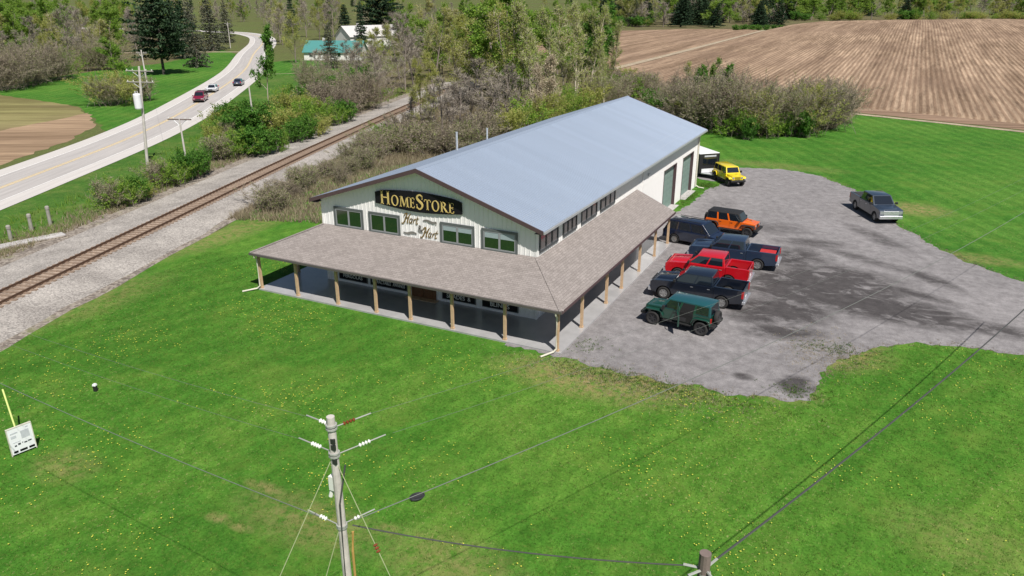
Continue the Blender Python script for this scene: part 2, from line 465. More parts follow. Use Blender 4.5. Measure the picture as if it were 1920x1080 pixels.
for k_, c_ in dict(p_green=(0.008, 0.052, 0.034), p_black=(0.006, 0.010, 0.020), p_red=(0.50, 0.006, 0.014), p_charcoal=(0.020, 0.034, 0.066), p_navy=(0.006, 0.012, 0.034),
                   p_orange=(0.80, 0.14, 0.008), p_yellow=(0.78, 0.60, 0.015), p_grey=(0.028, 0.042, 0.066), p_maroon=(0.20, 0.006, 0.03), p_white=(0.72, 0.73, 0.75), p_blue=(0.05, 0.06, 0.10), p_green_sky_sheen=(0.012, 0.075, 0.085)).items():  # last colour: green car's hard top with its sky reflection painted in
    M[k_] = paint(k_, c_)
M['roof_teal'] = simple('roof_teal', (0.075, 0.25, 0.235), 0.5, 0.1, var=0.08)
M['house_white'] = simple('house_white', (0.74, 0.73, 0.70), 0.6, var=0.05)
M['house_roof'] = simple('house_roof', (0.52, 0.50, 0.49), 0.8, var=0.12)
M['dandelion'] = simple('dandelion', (0.52, 0.52, 0.06), 0.7, var=0.15)

def leafy(name, stops, trans=0.25):
    m, nt, b = new_mat(name)
    g = nt.nodes.new('ShaderNodeNewGeometry')
    oi = nt.nodes.new('ShaderNodeObjectInfo')
    a = node(nt, 'ShaderNodeMath', operation='MULTIPLY_ADD')
    nt.links.new(oi.outputs['Random'], a.inputs[0])
    a.inputs[1].default_value = 0.35
    a.inputs[2].default_value = -0.17
    s = node(nt, 'ShaderNodeMath', operation='ADD', use_clamp=True)
    nt.links.new(g.outputs['Random Per Island'], s.inputs[0])
    nt.links.new(a.outputs[0], s.inputs[1])
    r = ramp(nt, stops, s.outputs[0])
    nt.links.new(r.outputs[0], b.inputs['Base Color'])
    b.inputs['Roughness'].default_value = 0.7
    b.inputs['Specular IOR Level'].default_value = 0.2
    if trans:
        t = nt.nodes.new('ShaderNodeBsdfTranslucent')
        nt.links.new(r.outputs[0], t.inputs[0])
        mx = nt.nodes.new('ShaderNodeMixShader')
        mx.inputs[0].default_value = trans
        nt.links.new(b.outputs[0], mx.inputs[1])
        nt.links.new(t.outputs[0], mx.inputs[2])
        nt.links.new(mx.outputs[0], nt.nodes['Material Output'].inputs[0])
    return m
M['l_bare'] = leafy('l_bare', [(0.0, (0.23, 0.195, 0.16)), (0.4, (0.37, 0.32, 0.26)), (0.72, (0.48, 0.42, 0.33)), (1.0, (0.36, 0.38, 0.13))], 0.3)
M['l_bud'] = leafy('l_bud', [(0.0, (0.24, 0.27, 0.06)), (0.5, (0.38, 0.42, 0.10)), (1.0, (0.52, 0.50, 0.19))], 0.5)
M['l_leaf'] = leafy('l_leaf', [(0.0, (0.12, 0.25, 0.03)), (0.5, (0.22, 0.38, 0.05)), (1.0, (0.36, 0.47, 0.09))], 0.5)
M['l_green'] = leafy('l_green', [(0.0, (0.045, 0.135, 0.018)), (0.5, (0.085, 0.22, 0.028)), (1.0, (0.16, 0.29, 0.05))], 0.35)
M['l_pop'] = leafy('l_pop', [(0.0, (0.24, 0.36, 0.06)), (0.5, (0.40, 0.51, 0.11)), (1.0, (0.57, 0.56, 0.24))], 0.5)
M['l_con'] = leafy('l_con', [(0.0, (0.012, 0.032, 0.016)), (0.5, (0.025, 0.055, 0.024)), (1.0, (0.05, 0.085, 0.038))], 0.05)
M['l_spruce'] = leafy('l_spruce', [(0.0, (0.05, 0.06, 0.045)), (0.5, (0.085, 0.095, 0.062)), (1.0, (0.14, 0.145, 0.095))], 0.05)
M['l_brown'] = leafy('l_brown', [(0.0, (0.19, 0.155, 0.12)), (0.42, (0.31, 0.26, 0.20)), (0.75, (0.42, 0.36, 0.28)), (0.88, (0.30, 0.32, 0.11)), (1.0, (0.20, 0.30, 0.06))], 0.3)
M['l_pale'] = leafy('l_pale', [(0.0, (0.36, 0.29, 0.20)), (1.0, (0.58, 0.50, 0.38))], 0.15)
M['l_dry'] = leafy('l_dry', [(0.0, (0.18, 0.145, 0.095)), (0.6, (0.31, 0.255, 0.175)), (0.9, (0.40, 0.345, 0.23)), (1.0, (0.20, 0.24, 0.08))], 0.2)
M['l_blade'] = leafy('l_blade', [(0.0, (0.036, 0.098, 0.012)), (0.55, (0.066, 0.148, 0.018)), (1.0, (0.17, 0.205, 0.045))], 0.25)
M['t_pale'] = leafy('t_pale', [(0.0, (0.33, 0.28, 0.20)), (0.6, (0.48, 0.43, 0.31)), (1.0, (0.60, 0.55, 0.40))], 0.2)
M['t_grey'] = leafy('t_grey', [(0.0, (0.20, 0.17, 0.15)), (0.6, (0.32, 0.28, 0.24)), (1.0, (0.45, 0.40, 0.33))], 0.2)
M['bark'] = simple('bark', (0.21, 0.175, 0.15), 0.9, var=0.25, scale=2)
M['bark_pale'] = simple('bark_pale', (0.42, 0.37, 0.29), 0.9, var=0.2, scale=2)
M['bark_dark'] = simple('bark_dark', (0.06, 0.05, 0.045), 0.9, var=0.2, scale=2)

# ---------------------------------------------------------------- mesh helpers
class MB:
    """collects simple solids and links them as ONE mesh object"""
    def __init__(self):
        self.v, self.f, self.mi = [], [], []
        self.cur = 0
    def add(self, vs, fs):
        o = len(self.v)
        self.v += [tuple(p) for p in vs]
        self.f += [tuple(i + o for i in q) for q in fs]
        self.mi += [self.cur] * len(fs)
        return self
    def box(self, x0, x1, y0, y1, z0, z1):
        return self.add([(x0, y0, z0), (x1, y0, z0), (x1, y1, z0), (x0, y1, z0), (x0, y0, z1), (x1, y0, z1), (x1, y1, z1), (x0, y1, z1)],
                        [(0, 3, 2, 1), (4, 5, 6, 7), (0, 1, 5, 4), (1, 2, 6, 5), (2, 3, 7, 6), (3, 0, 4, 7)])
    def hexa(self, b, t):
        """b: four bottom points counter-clockwise seen from above, t: the four above them"""
        return self.add(list(b) + list(t), [(0, 3, 2, 1), (4, 5, 6, 7), (0, 1, 5, 4), (1, 2, 6, 5), (2, 3, 7, 6), (3, 0, 4, 7)])
    def prism(self, poly, axis, a, b):
        """poly of 2-D points swept along an axis from a to b"""
        n = len(poly)
        def pt(p, w):
            return {'x': (w, p[0], p[1]), 'y': (p[0], w, p[1]), 'z': (p[0], p[1], w)}[axis]
        vs = [pt(p, a) for p in poly] + [pt(p, b) for p in poly]
        fs = [tuple(range(n)), tuple(range(2 * n - 1, n - 1, -1))] + [(i, (i + 1) % n + 0, (i + 1) % n + n, i + n)[::-1] for i in range(n)]
        return self.add(vs, fs)
    def tube(self, pts, radii, sides=8, cap=True):
        pts = [Vector(p) for p in pts]
        if not hasattr(radii, '__len__'):
            radii = [radii] * len(pts)
        rings, up = [], Vector((0, 0, 1))
        vs = []
        for i, p in enumerate(pts):
            d = (pts[min(i + 1, len(pts) - 1)] - pts[max(i - 1, 0)]).normalized()
            a = d.cross(up)
            if a.length < 0.05:
                a = d.cross(Vector((1, 0, 0)))
            a.normalize()
            c = d.cross(a)
            for k in range(sides):
                t = 2 * math.pi * k / sides
                vs.append(p + (a * math.cos(t) + c * math.sin(t)) * radii[i])
        fs = []
        for i in range(len(pts) - 1):
            for k in range(sides):
                k2 = (k + 1) % sides
                fs.append((i * sides + k, i * sides + k2, (i + 1) * sides + k2, (i + 1) * sides + k))
        if cap:
            fs.append(tuple(range(sides - 1, -1, -1)))
            fs.append(tuple((len(pts) - 1) * sides + k for k in range(sides)))
        return self.add(vs, fs)
    def lathe(self, prof, axis='y', seg=20, c=(0, 0, 0)):
        """closed profile of (radius, along) turned about an axis"""
        n = len(prof)
        vs, fs = [], []
        for s in range(seg):
            t = 2 * math.pi * s / seg
            for r, a in prof:
                if axis == 'y':
                    vs.append((c[0] + r * math.cos(t), c[1] + a, c[2] + r * math.sin(t)))
                elif axis == 'z':
                    vs.append((c[0] + r * math.cos(t), c[1] + r * math.sin(t), c[2] + a))
                else:
                    vs.append((c[0] + a, c[1] + r * math.cos(t), c[2] + r * math.sin(t)))
        for s in range(seg):
            s2 = (s + 1) % seg
            for i in range(n):
                j = (i + 1) % n
                fs.append((s * n + i, s * n + j, s2 * n + j, s2 * n + i))
        return self.add(vs, fs)
    def mesh(self, name, mats, smooth=False):
        me = bpy.data.meshes.new(name)
        me.from_pydata(self.v, [], self.f)
        for m in (mats if isinstance(mats, (list, tuple)) else [mats]):
            me.materials.append(m)
        if isinstance(mats, (list, tuple)) and len(mats) > 1:
            me.polygons.foreach_set('material_index', self.mi)
        if smooth:
            me.polygons.foreach_set('use_smooth', [True] * len(me.polygons))
        me.update()
        return me
    def build(self, name, mat, parent=None, smooth=False, bevel=0.0, loc=None):
        o = bpy.data.objects.new(name, self.mesh(name, mat, smooth))
        COL.objects.link(o)
        if parent:
            o.parent = parent
        if loc:
            o.location = loc
        if bevel:
            b = o.modifiers.new('bevel', 'BEVEL')
            b.width = bevel
            b.segments = 3
            b.harden_normals = True
            o.data.polygons.foreach_set('use_smooth', [True] * len(o.data.polygons))
            b.limit_method = 'ANGLE'
            b.angle_limit = R(35)
        return o

def recalc(o):
    import bmesh
    bm = bmesh.new()
    bm.from_mesh(o.data)
    bmesh.ops.recalc_face_normals(bm, faces=bm.faces)
    bm.to_mesh(o.data)
    bm.free()
    return o

def obj(name, me, parent=None, loc=None):
    o = bpy.data.objects.new(name, me)
    COL.objects.link(o)
    if parent:
        o.parent = parent
    if loc:
        o.location = loc
    return o

def tag(o, label=None, cat=None, group=None, kind=None):
    if label:
        o['label'] = label
    if cat:
        o['category'] = cat
    if group:
        o['group'] = group
    if kind:
        o['kind'] = kind
    return o

def thing(name, label, cat, loc=(0, 0, 0), rz=0.0, group=None):
    o = bpy.data.objects.new(name, None)
    o.empty_display_size = 0.3
    COL.objects.link(o)
    o.location = loc
    o.rotation_euler = (0, 0, rz)
    return tag(o, label, cat, group)

def sheet(name, poly, z, mat, jitter=0.0, step=1.0, seed=1):
    """flat outline laid as a sheet, its edge broken up unevenly"""
    rnd = random.Random(seed)
    pts = []
    n = len(poly)
    for i in range(n):
        a, b = Vector(poly[i]), Vector(poly[(i + 1) % n])
        L = (b - a).length
        k = max(1, int(L / step)) if jitter else 1
        nrm = Vector((-(b - a).y, (b - a).x)).normalized()
        for j in range(k):
            t = j / k
            p = a.lerp(b, t)
            if jitter:
                w = noise.noise(Vector((p.x * 0.7, p.y * 0.7, seed * 3.1))) * 1.6 + rnd.uniform(-.5, .5)
                p = p + nrm * w * jitter
            pts.append((p.x, p.y, z))
    mb = MB()
    mb.add(pts, [tuple(range(len(pts)))])
    o = mb.build(name, mat)
    recalc(o)
    if o.data.polygons[0].normal.z < 0:
        o.data.flip_normals()
    return tag(o, kind='structure')

def catmull(pts, n=8):
    P = [Vector(p) for p in pts]
    P = [P[0] * 2 - P[1]] + P + [P[-1] * 2 - P[-2]]
    out = []
    for i in range(1, len(P) - 2):
        for j in range(n):
            t = j / n
            a, b, c, d = P[i - 1], P[i], P[i + 1], P[i + 2]
            out.append(0.5 * ((2 * b) + (c - a) * t + (2 * a - 5 * b + 4 * c - d) * t * t + (3 * b - a - 3 * c + d) * t ** 3))
    out.append(P[-2])
    return out

def ribbon(name, line, lo, hi, z, mat, kind='structure', parent=None):
    """band along a centre line between two offsets (positive = left of travel)"""
    mb = MB()
    vs, fs, uv = [], [], []
    s = 0
    for i, p in enumerate(line):
        d = (line[min(i + 1, len(line) - 1)] - line[max(i - 1, 0)]).normalized()
        nrm = Vector((-d.y, d.x))
        if i:
            s += (line[i] - line[i - 1]).length
        for k, off in enumerate((lo, hi)):
            q = p + nrm * off
            vs.append((q.x, q.y, z))
            uv.append((s, off))
    for i in range(len(line) - 1):
        fs.append((2 * i, 2 * i + 2, 2 * i + 3, 2 * i + 1))
    if name == 'farm_path':
        vs = [(a_, b_, c_ + hill(a_, b_)) for a_, b_, c_ in vs]
    mb.add(vs, fs)
    o = mb.build(name, mat, parent)
    lay = o.data.uv_layers.new(name='UVMap')
    for poly in o.data.polygons:
        for li in poly.loop_indices:
            lay.data[li].uv = uv[o.data.loops[li].vertex_index]
    if o.data.polygons[0].normal.z < 0:
        o.data.flip_normals()
    if kind and not parent:
        tag(o, kind=kind)
    return o

# ---------------------------------------------------------------- the ground and what lies on it
def ground_sheet():
    mb = MB()
    S = 5000
    mb.add([(-S, -400, 0), (S, -400, 0), (S, S, 0), (-S, S, 0)], [(0, 1, 2, 3)])
    return tag(mb.build('ground', M['ground']), kind='structure')
ground_sheet()
sheet('lawn', [(-30, -70), (60, -70), (60, 70), (8.7, 103.6), (-8, 80), (-30, 62), (-43, 36), (-33, 4), (-28.5, -14), (-24, -30)], 0.004, M['lawn'], 0.35, 1.2, 3)
sheet('lawn_beyond_the_lot', [(24.5, 24.0), (21.9, 25.9), (20.1, 28), (18.1, 31.3), (16.2, 35.3), (14.2, 41.1), (11.5, 47.7), (8, 52.6), (4, 54.1), (0, 53.5), (-3.5, 49), (-6, 60), (-8, 75.5), (-.6, 77), (6.2, 86), (8.6, 102.8), (20.2, 99.5), (30.9, 95), (80, 78), (80, 10)], 0.008, M['lawn_far'], 0.12, 0.8, 5)
sheet('gravel_lot', [(-3.0, -0.45), (4.3, -0.6), (7.6, -0.5), (10.2, -0.3), (13.1, 0.6), (13.2, 2.6), (13.6, 5.2), (14.9, 7.8), (17.0, 9.9), (19.7, 11.0), (22.7, 10.9), (34, 9.5), (34, 19.5), (24.0, 24.5), (22.2, 25.9), (20.3, 28.0), (18.2, 31.3), (16.3, 35.3), (14.4, 41.1), (11.7, 47.7), (8.1, 52.7), (4.0, 54.3), (0.1, 53.5), (-2.4, 51.5), (-4.6, 47.5), (-3.2, 45.4), (-0.6, 45.0), (-0.9, 42.6), (-1.6, 40), (-1.4, 36), (-1.9, 31), (-2.9, 28), (-3.0, 20)], 0.013, M['gravel'], 0.26, 0.3, 9)
sheet('lawn_by_the_road', [(-155.5, 63.8), (-143.5, 56.5), (-114, 52.6), (-92.3, 40.5), (-84, 36), (-100, 61), (-117, 82), (-150, 121), (-186, 160), (-205, 172), (-192, 150), (-176, 122), (-174, 103), (-166.7, 83)], 0.006, M['lawn_far'], 0.4, 2.0, 11)
sheet('verge', [(-50, -6), (-57, 2), (-72, 30), (-84, 50), (-102, 76), (-122, 102), (-142, 122), (-120, 118), (-96, 92), (-78, 62), (-66, 46), (-58, 30), (-50, 14), (-46, 3)], 0.006, M['verge'], 0.4, 1.5, 12)
sheet('lawn_by_the_house', [(-150, 131), (-128, 112), (-112, 112), (-120, 130), (-134, 146), (-152, 150)], 0.007, M['lawn_far'], 0.5, 2, 13)
sheet('stubble_strip', [(-143.5, 56.5), (-114, 52.6), (-100, 44), (-96, 36), (-90, 27), (-84, 20), (-79.8, 16), (-95, 0), (-140, 0), (-170, 40)], 0.008, M['field_left'], 0.4, 2, 15)
sheet('tilled_strip', [(-106, 48.5), (-92.6, 40), (-84, 29), (-76, 15), (-80, 2), (-95, 8), (-98, 22), (-101, 33), (-104, 42)], 0.012, M['tilled'], 0.5, 1.5, 16)
for nm, poly, sd in [('woodland_floor', [(-156, 65), (-167, 84), (-175, 104), (-178, 124), (-215, 180), (-330, 270), (-600, 330), (-600, 100), (-250, 40)], 21),
                     ('woodland_floor', [(-64, 84), (-58, 62), (-52, 52), (-44, 40), (-39, 34), (-34, 40), (-31, 60), (-26, 102), (-55, 150), (-60, 240), (-56, 330), (-60, 410), (-140, 380), (-190, 300), (-165, 240), (-122, 170), (-95, 110), (-80, 88), (-66, 62), (-58, 40)], 22),
                     ('woodland_floor', [(-26, 106), (-20, 92), (-9, 75.5), (-.6, 76.5), (6.2, 86), (8.4, 102.5), (-4, 118), (-20, 128)], 23),
                     ('woodland_floor', [(-135, 384), (-100, 432), (-70, 431), (-45, 618), (7, 690), (90, 716), (420, 730), (420, 900), (-150, 800), (-260, 520)], 24)]:
    sheet(nm, poly, 0.003 + 0.001 * (sd - 20), M['litter'], 0.6, 3, sd)

# ploughed field: ridges and furrows as real relief
def near_edge(x):
    if x >= 7.8:
        return max(58.0, 105.2 - 0.36 * (x - 7.8))
    if x >= -30:
        return 105.2 + (7.8 - x) * 0.42
    return 121 + (-30 - x) * 0.95
def far_edge(x):
    xs = [-134, -101, -70, -54.5, -54, -45, 7, 90, 400]
    ys = [384, 430, 429, 406, 500, 610, 681, 707, 730]
    return float(np.interp(x, xs, ys))
def hill(x, y):
    gx = 1.0 if x > 60 else math.exp(-((x - 60) / 92.0) ** 2)
    return 6.6 * gx * math.exp(-((y - 430) / 165.0) ** 2)
def plough(name, x0, x1, y0f, y1f, mat, pitch=1.1, amp=0.07, z=0.10, segs=26):
    xs = np.arange(x0, x1, pitch / 2)
    n = len(xs)
    V = np.zeros((n, segs + 1, 3), np.float32)
    for i, x in enumerate(xs):
        ya, yb = y0f(x), y1f(x)
        t = (np.linspace(0, 1, segs + 1)) ** 1.8
        V[i, :, 0] = x
        V[i, :, 1] = ya + (yb - ya) * t
        V[i, :, 2] = z + (amp if i % 2 else 0) + 0.04 * np.sin(V[i, :, 1] * 0.9 + i * 1.7)
        V[i, :, 2] += [hill(x, yy) for yy in V[i, :, 1]]
        V[i, 0, 2] = -0.02
        V[i, -1, 2] = -0.02
    idx = np.arange(n * (segs + 1)).reshape(n, segs + 1)
    F = np.stack([idx[:-1, :-1], idx[1:, :-1], idx[1:, 1:], idx[:-1, 1:]], -1).reshape(-1, 4)
    me = bpy.data.meshes.new(name)
    me.from_pydata(V.reshape(-1, 3).tolist(), [], F.tolist())
    me.materials.append(mat)
    return tag(obj(name, me), kind='structure')
plough('ploughed_field', -53.4, 400, lambda x: near_edge(x) + 7.0, far_edge, M['field'])
plough('ploughed_field_beyond_path', -134, -55.2, lambda x: near_edge(x) + 8, far_edge, M['field'])
sheet('field_headland', [(-30, 140)] + [(x, near_edge(x) + 0.9) for x in (-20, -8, 4, 7.9, 40, 80, 140)] + [(x, near_edge(x) + 9) for x in (140, 80, 40, 7.9, -8, -30)], 0.03, M['headland'], 0.3, 3, 31)
ribbon('farm_path', catmull([(-54.2, 160), (-54.4, 200), (-54.4, 238), (-54.4, 280), (-54.4, 322), (-54.4, 390)], 6), -1.25, 1.25, 0.21, M['path'])
ribbon('grass_track', [Vector((7.5, 104.3)), Vector((20.2, 99.9)), Vector((31, 95.9)), Vector((80, 78.5))], -.75, .75, 0.035, M['path'])

# road with pale shoulders, darker lanes, double yellow line
ROAD = catmull([(-44, -35), (-52.5, -17), (-65.4, 9.4), (-80.4, 37.6), (-99, 64.8), (-137, 114), (-182, 164), (-226, 214), (-266, 252), (-310, 276), (-380, 282), (-470, 270)], 10)
ribbon('road', ROAD, -5.4, 5.4, 0.05, M['shoulder'])
for lo, hi in ((0.25, 3.2), (-3.2, -0.25)):
    ribbon('traffic_lane', ROAD, lo, hi, 0.055, M['lane'])
for off in (-0.16, 0.16):
    ribbon('centre_line', ROAD, off - 0.07, off + 0.07, 0.060, M['line_yellow'])
for off in (-3.3, 3.3):
    ribbon('edge_line', ROAD, off - 0.06, off + 0.06, 0.060, M['line_white'])
ribbon('driveway', catmull([(-190, 168), (-205, 160), (-216, 150), (-240, 140)], 5), -1.6, 1.6, 0.045, M['path'])
ribbon('house_drive', catmull([(-128, 110), (-122, 116), (-114, 120)], 5), -0.35, 0.35, 0.03, M['path'])

# railway: ballast bank, sleepers, rails
TRK = [Vector((-25.8, -38)), Vector((-30.0, -22.5)), Vector((-34.15, -9.5)), Vector((-39.95, 8.5)), Vector((-49.25, 37)), Vector((-61.1, 76.6)), Vector((-72.5, 117))]
TRK = catmull([tuple(p) for p in TRK], 8)
def bank(name, prof, mat):
    vs, fs = [], []
    m = len(prof)
    for i, p in enumerate(TRK):
        d = (TRK[min(i + 1, len(TRK) - 1)] - TRK[max(i - 1, 0)]).normalized()
        nrm = Vector((-d.y, d.x))
        for off, z in prof:
            wob = 0.35 * noise.noise(Vector((p.x * .35, p.y * .35, off))) if z < 0.02 else 0
            q = p + nrm * (off + wob)
            vs.append((q.x, q.y, z))
    for i in range(len(TRK) - 1):
        for k in range(m - 1):
            fs.append((i * m + k, (i + 1) * m + k, (i + 1) * m + k + 1, i * m + k + 1))
    mb = MB().add(vs, fs)
    o = mb.build(name, mat)
    recalc(o)
    if o.data.polygons[0].normal.z < 0:
        o.data.flip_normals()
    return tag(o, kind='structure')
bank('ballast_shoulder', [(-5.2, 0.012), (-4.0, 0.03), (4.0, 0.03), (7.4, 0.015)], M['ballast_edge'])
bank('railway_ballast', [(-4.5, 0.015), (-3.6, 0.14), (-1.5, 0.36), (1.5, 0.36), (3.2, 0.14), (5.4, 0.03)], M['ballast'])
bank('track_bed', [(-1.05, 0.362), (1.05, 0.362)], M['track_bed'])
trk = thing('railway_track', 'single rusty railway track on pale ballast beside the road', 'railway track', (-39.95, 8.5, 0))
def along(line):
    out = [0.0]
    for i in range(1, len(line)):
        out.append(out[-1] + (line[i] - line[i - 1]).length)
    return out
def at_len(line, acc, s):
    for i in range(1, len(line)):
        if acc[i] >= s:
            t = (s - acc[i - 1]) / (acc[i] - acc[i - 1])
            return line[i - 1].lerp(line[i], t), (line[i] - line[i - 1]).normalized()
    return line[-1], (line[-1] - line[-2]).normalized()
ACC = along(TRK)
tie_me = MB().box(-0.11, 0.11, -1.25, 1.25, 0, 0.06).mesh('tie', M['tie'])
s, nt_ = 6.0, 0
tie_rest = MB()
while s < ACC[-1]:
    p, d = at_len(TRK, ACC, s)
    a = math.atan2(d.y, d.x)
    if nt_ < 240:
        t = obj('tie', tie_me, trk, (p.x + 39.95, p.y - 8.5, 0.352))
        t.rotation_euler = (0, 0, a + random.Random(nt_).uniform(-.02, .02))
    nt_ += 1
    s += 0.58
for off in (-0.75, 0.75):
    vs, fs = [], []
    prof = [(-0.065, 0.41), (0.065, 0.41), (0.02, 0.44), (0.036, 0.52), (0.036, 0.56), (-0.036, 0.56), (-0.036, 0.52), (-0.02, 0.44)]
    m = len(prof)
    for i, p in enumerate(TRK):
        d = (TRK[min(i + 1, len(TRK) - 1)] - TRK[max(i - 1, 0)]).normalized()
        nrm = Vector((-d.y, d.x))
        for o_, z in prof:
            q = p + nrm * (off + o_)
            vs.append((q.x + 39.95, q.y - 8.5, z))
    for i in range(len(TRK) - 1):
        for k in range(m):
            fs.append((i * m + k, i * m + (k + 1) % m, (i + 1) * m + (k + 1) % m, (i + 1) * m + k))
    recalc(MB().add(vs, fs).build('rail', M['rail'], trk))

# ---------------------------------------------------------------- the store building
XL, XR, YF, YB = -18.48, -2.84, 3.39, 41.62
MID = (XL + XR) / 2
RY0, RY1 = YF - 0.5, YB + 0.5
EV, RG, OE = 5.76, 8.53, 0.57
SL = (RG - EV) / (MID - (XL - OE))                     # roof slope
store = thing('store_building', 'long white metal-sided store with pale blue-grey metal roof and brown shingled wraparound porch', 'store', (MID, YF, 0))
SO = (-MID, -YF, 0)
def roof_z(x):
    return RG - SL * abs(x - MID)

# siding: every panel a slab with three ribs; gable panels cut to the roof line
TH = 0.16
def front_panel(xa, xb):
    mb = MB()
    def ztop(x):
        return roof_z(x) - TH
    def slab(x0, x1, ya, yb):
        pts = [(x0, 0.0), (x1, 0.0), (x1, ztop(x1))]
        if x0 < MID < x1:
            pts.append((MID, ztop(MID)))
        pts.append((x0, ztop(x0)))
        mb.prism(pts, 'y', ya, yb)
    slab(xa, xb, YF, YF + 0.12)
    w = (xb - xa) / 3
    for k in range(3):
        c = xa + w * (k + 0.5)
        slab(c - 0.022, c + 0.022, YF - 0.024, YF + 0.004)
    o = mb.build('siding_panel', M['siding'], store, loc=SO)
    return recalc(o)
nf = 17
for i in range(nf):
    front_panel(XL + (XR - XL) / nf * i, XL + (XR - XL) / nf * (i + 1))
def side_panel_mesh(w, z0, z1):
    mb = MB().box(-0.12, 0, 0, w, z0, z1)
    for k in range(3):
        c = w / 3 * (k + .5)
        mb.box(-0.004, 0.024, c - .022, c + .022, z0, z1)
    return mb.mesh('siding_panel', M['siding'])
WT = roof_z(XR) - TH
DOORS = [(29.55, 33.65), (35.85, 39.85)]
DH = 3.98
segs = [(YF, DOORS[0][0]), (DOORS[0][1], DOORS[1][0]), (DOORS[1][1], YB)]
for a, b in segs:
    n = max(1, round((b - a) / 0.92))
    w = (b - a) / n
    me = side_panel_mesh(w, 0, WT)
    for i in range(n):
        obj('siding_panel', me, store, (SO[0] + XR, SO[1] + a + w * i, 0))
for a, b in DOORS:
    n = round((b - a) / 0.92)
    w = (b - a) / n
    me = side_panel_mesh(w, DH, WT)
    for i in range(n):
        obj('siding_panel', me, store, (SO[0] + XR, SO[1] + a + w * i, 0))
MB().box(XL, XL + .12, YF + .12, YB, 0, WT).build('wall', M['siding'], store, loc=SO)
back = [(XL, 0), (XR, 0), (XR, WT), (MID, RG - TH), (XL, WT)]
recalc(MB().prism(back, 'y', YB, YB + .12).build('wall', M['siding'], store, loc=SO))
for x, y in ((XL, YF), (XR, YF), (XR, YB + .1)):
    MB().box(x - .10, x + .035, y - .035, y + .10, 0, WT - .02).build('corner_trim', M['siding'], store, loc=SO)
MB().box(XL + .3, XR - .3, YF + .4, YB - .3, -0.02, 0.02).build('interior_floor', M['under'], store, loc=SO)

# roof: two slopes, each carrying its own ribbed panels
def slope(side):
    s = 1 if side > 0 else -1
    ex = MID + s * (MID - (XL - OE))
    mb = MB()
    prof = [(MID, RG), (ex, EV), (ex, EV - 0.12), (MID, RG - TH + .02)]
    mb.prism(prof, 'y', RY0, RY1)
    deck = recalc(mb.build('roof_slope', M['soffit'], store, loc=SO))
    n = 43
    w = (RY1 - RY0 + .06) / n
    L = math.hypot(ex - MID, RG - EV) + 0.05
    pm = MB().box(0, L, 0, w, 0.0, 0.022)
    for k in range(4):
        c = w * (k + .06) / 4 + .03
        pm.prism([(c - .03, .02), (c + .03, .02), (c + .014, .05), (c - .014, .05)], 'x', 0, L)
    me = pm.mesh('roof_panel', M['metal_roof'])
    a = math.atan2(RG - EV, abs(ex - MID))
    for i in range(n):
        p = obj('roof_panel', me, deck, (MID, RY0 - .03 + w * i + (w if s < 0 else 0), RG + .006))
        p.rotation_euler = (0, a, 0) if s > 0 else (0, a, math.pi)
    # rows of screw heads near the eave
    sc = MB()
    for d in (0.9, 1.6):
        for k in range(int((RY1 - RY0) / .46)):
            y = RY0 + .2 + k * .46
            x = ex - s * d * math.cos(a)
            z = EV + d * math.sin(a) + .03
            sc.box(x - .03, x + .03, y - .04, y + .04, z - .02, z + .012)
    sc.build('roof_screws', M['galv'], deck)
    return deck
slope(1)
slope(-1)
cap = [(MID - .22, RG - SL * .22 + .055), (MID, RG + .07), (MID + .22, RG - SL * .22 + .055), (MID + .22, RG - SL * .22 + .035), (MID, RG + .045), (MID - .22, RG - SL * .22 + .035)]
recalc(MB().prism(cap, 'y', RY0 - .03, RY1 + .03).build('ridge_cap', M['metal_roof'], store, loc=SO))
for s in (1, -1):
    ex = MID + s * (MID - (XL - OE))
    for y0, y1 in ((RY0 - .06, RY0 - .004), (RY1 + .004, RY1 + .06)):
        pr = [(MID, RG + .05), (ex + s * .04, EV + .045), (ex + s * .04, EV - .20), (MID, RG - .22)]
        recalc(MB().prism(pr, 'y', y0, y1).build('rake_trim', M['trim_brown'], store, loc=SO))
    x0, x1 = sorted((ex + s * .006, ex + s * .11))
    MB().box(x0, x1, RY0, RY1, EV - .16, EV - .015).build('gutter', M['galv'] if s > 0 else M['gutter'], store, loc=SO)
for s in (1, -1):
    wx = XR + .03 if s > 0 else XL - .03
    ex = MID + s * (MID - (XL - OE))
    x0, x1 = sorted((wx, ex))
    MB().box(x0, x1, RY0 + .01, RY1 - .01, EV - .19, EV - .16).build('soffit_board', M['soffit'], store, loc=SO)
for x, y, z0, z1 in ((-16.86, 18.13, 6.35, 7.95), (-18.7, 26.6, 5.75, 6.9)):
    mb = MB().tube([(x, y, z0), (x, y, z1)], .085, 10)
    mb.tube([(x, y, z1), (x, y, z1 + .06)], .10, 10)
    mb.build('vent_pipe', M['galv'], store, smooth=False, loc=SO)

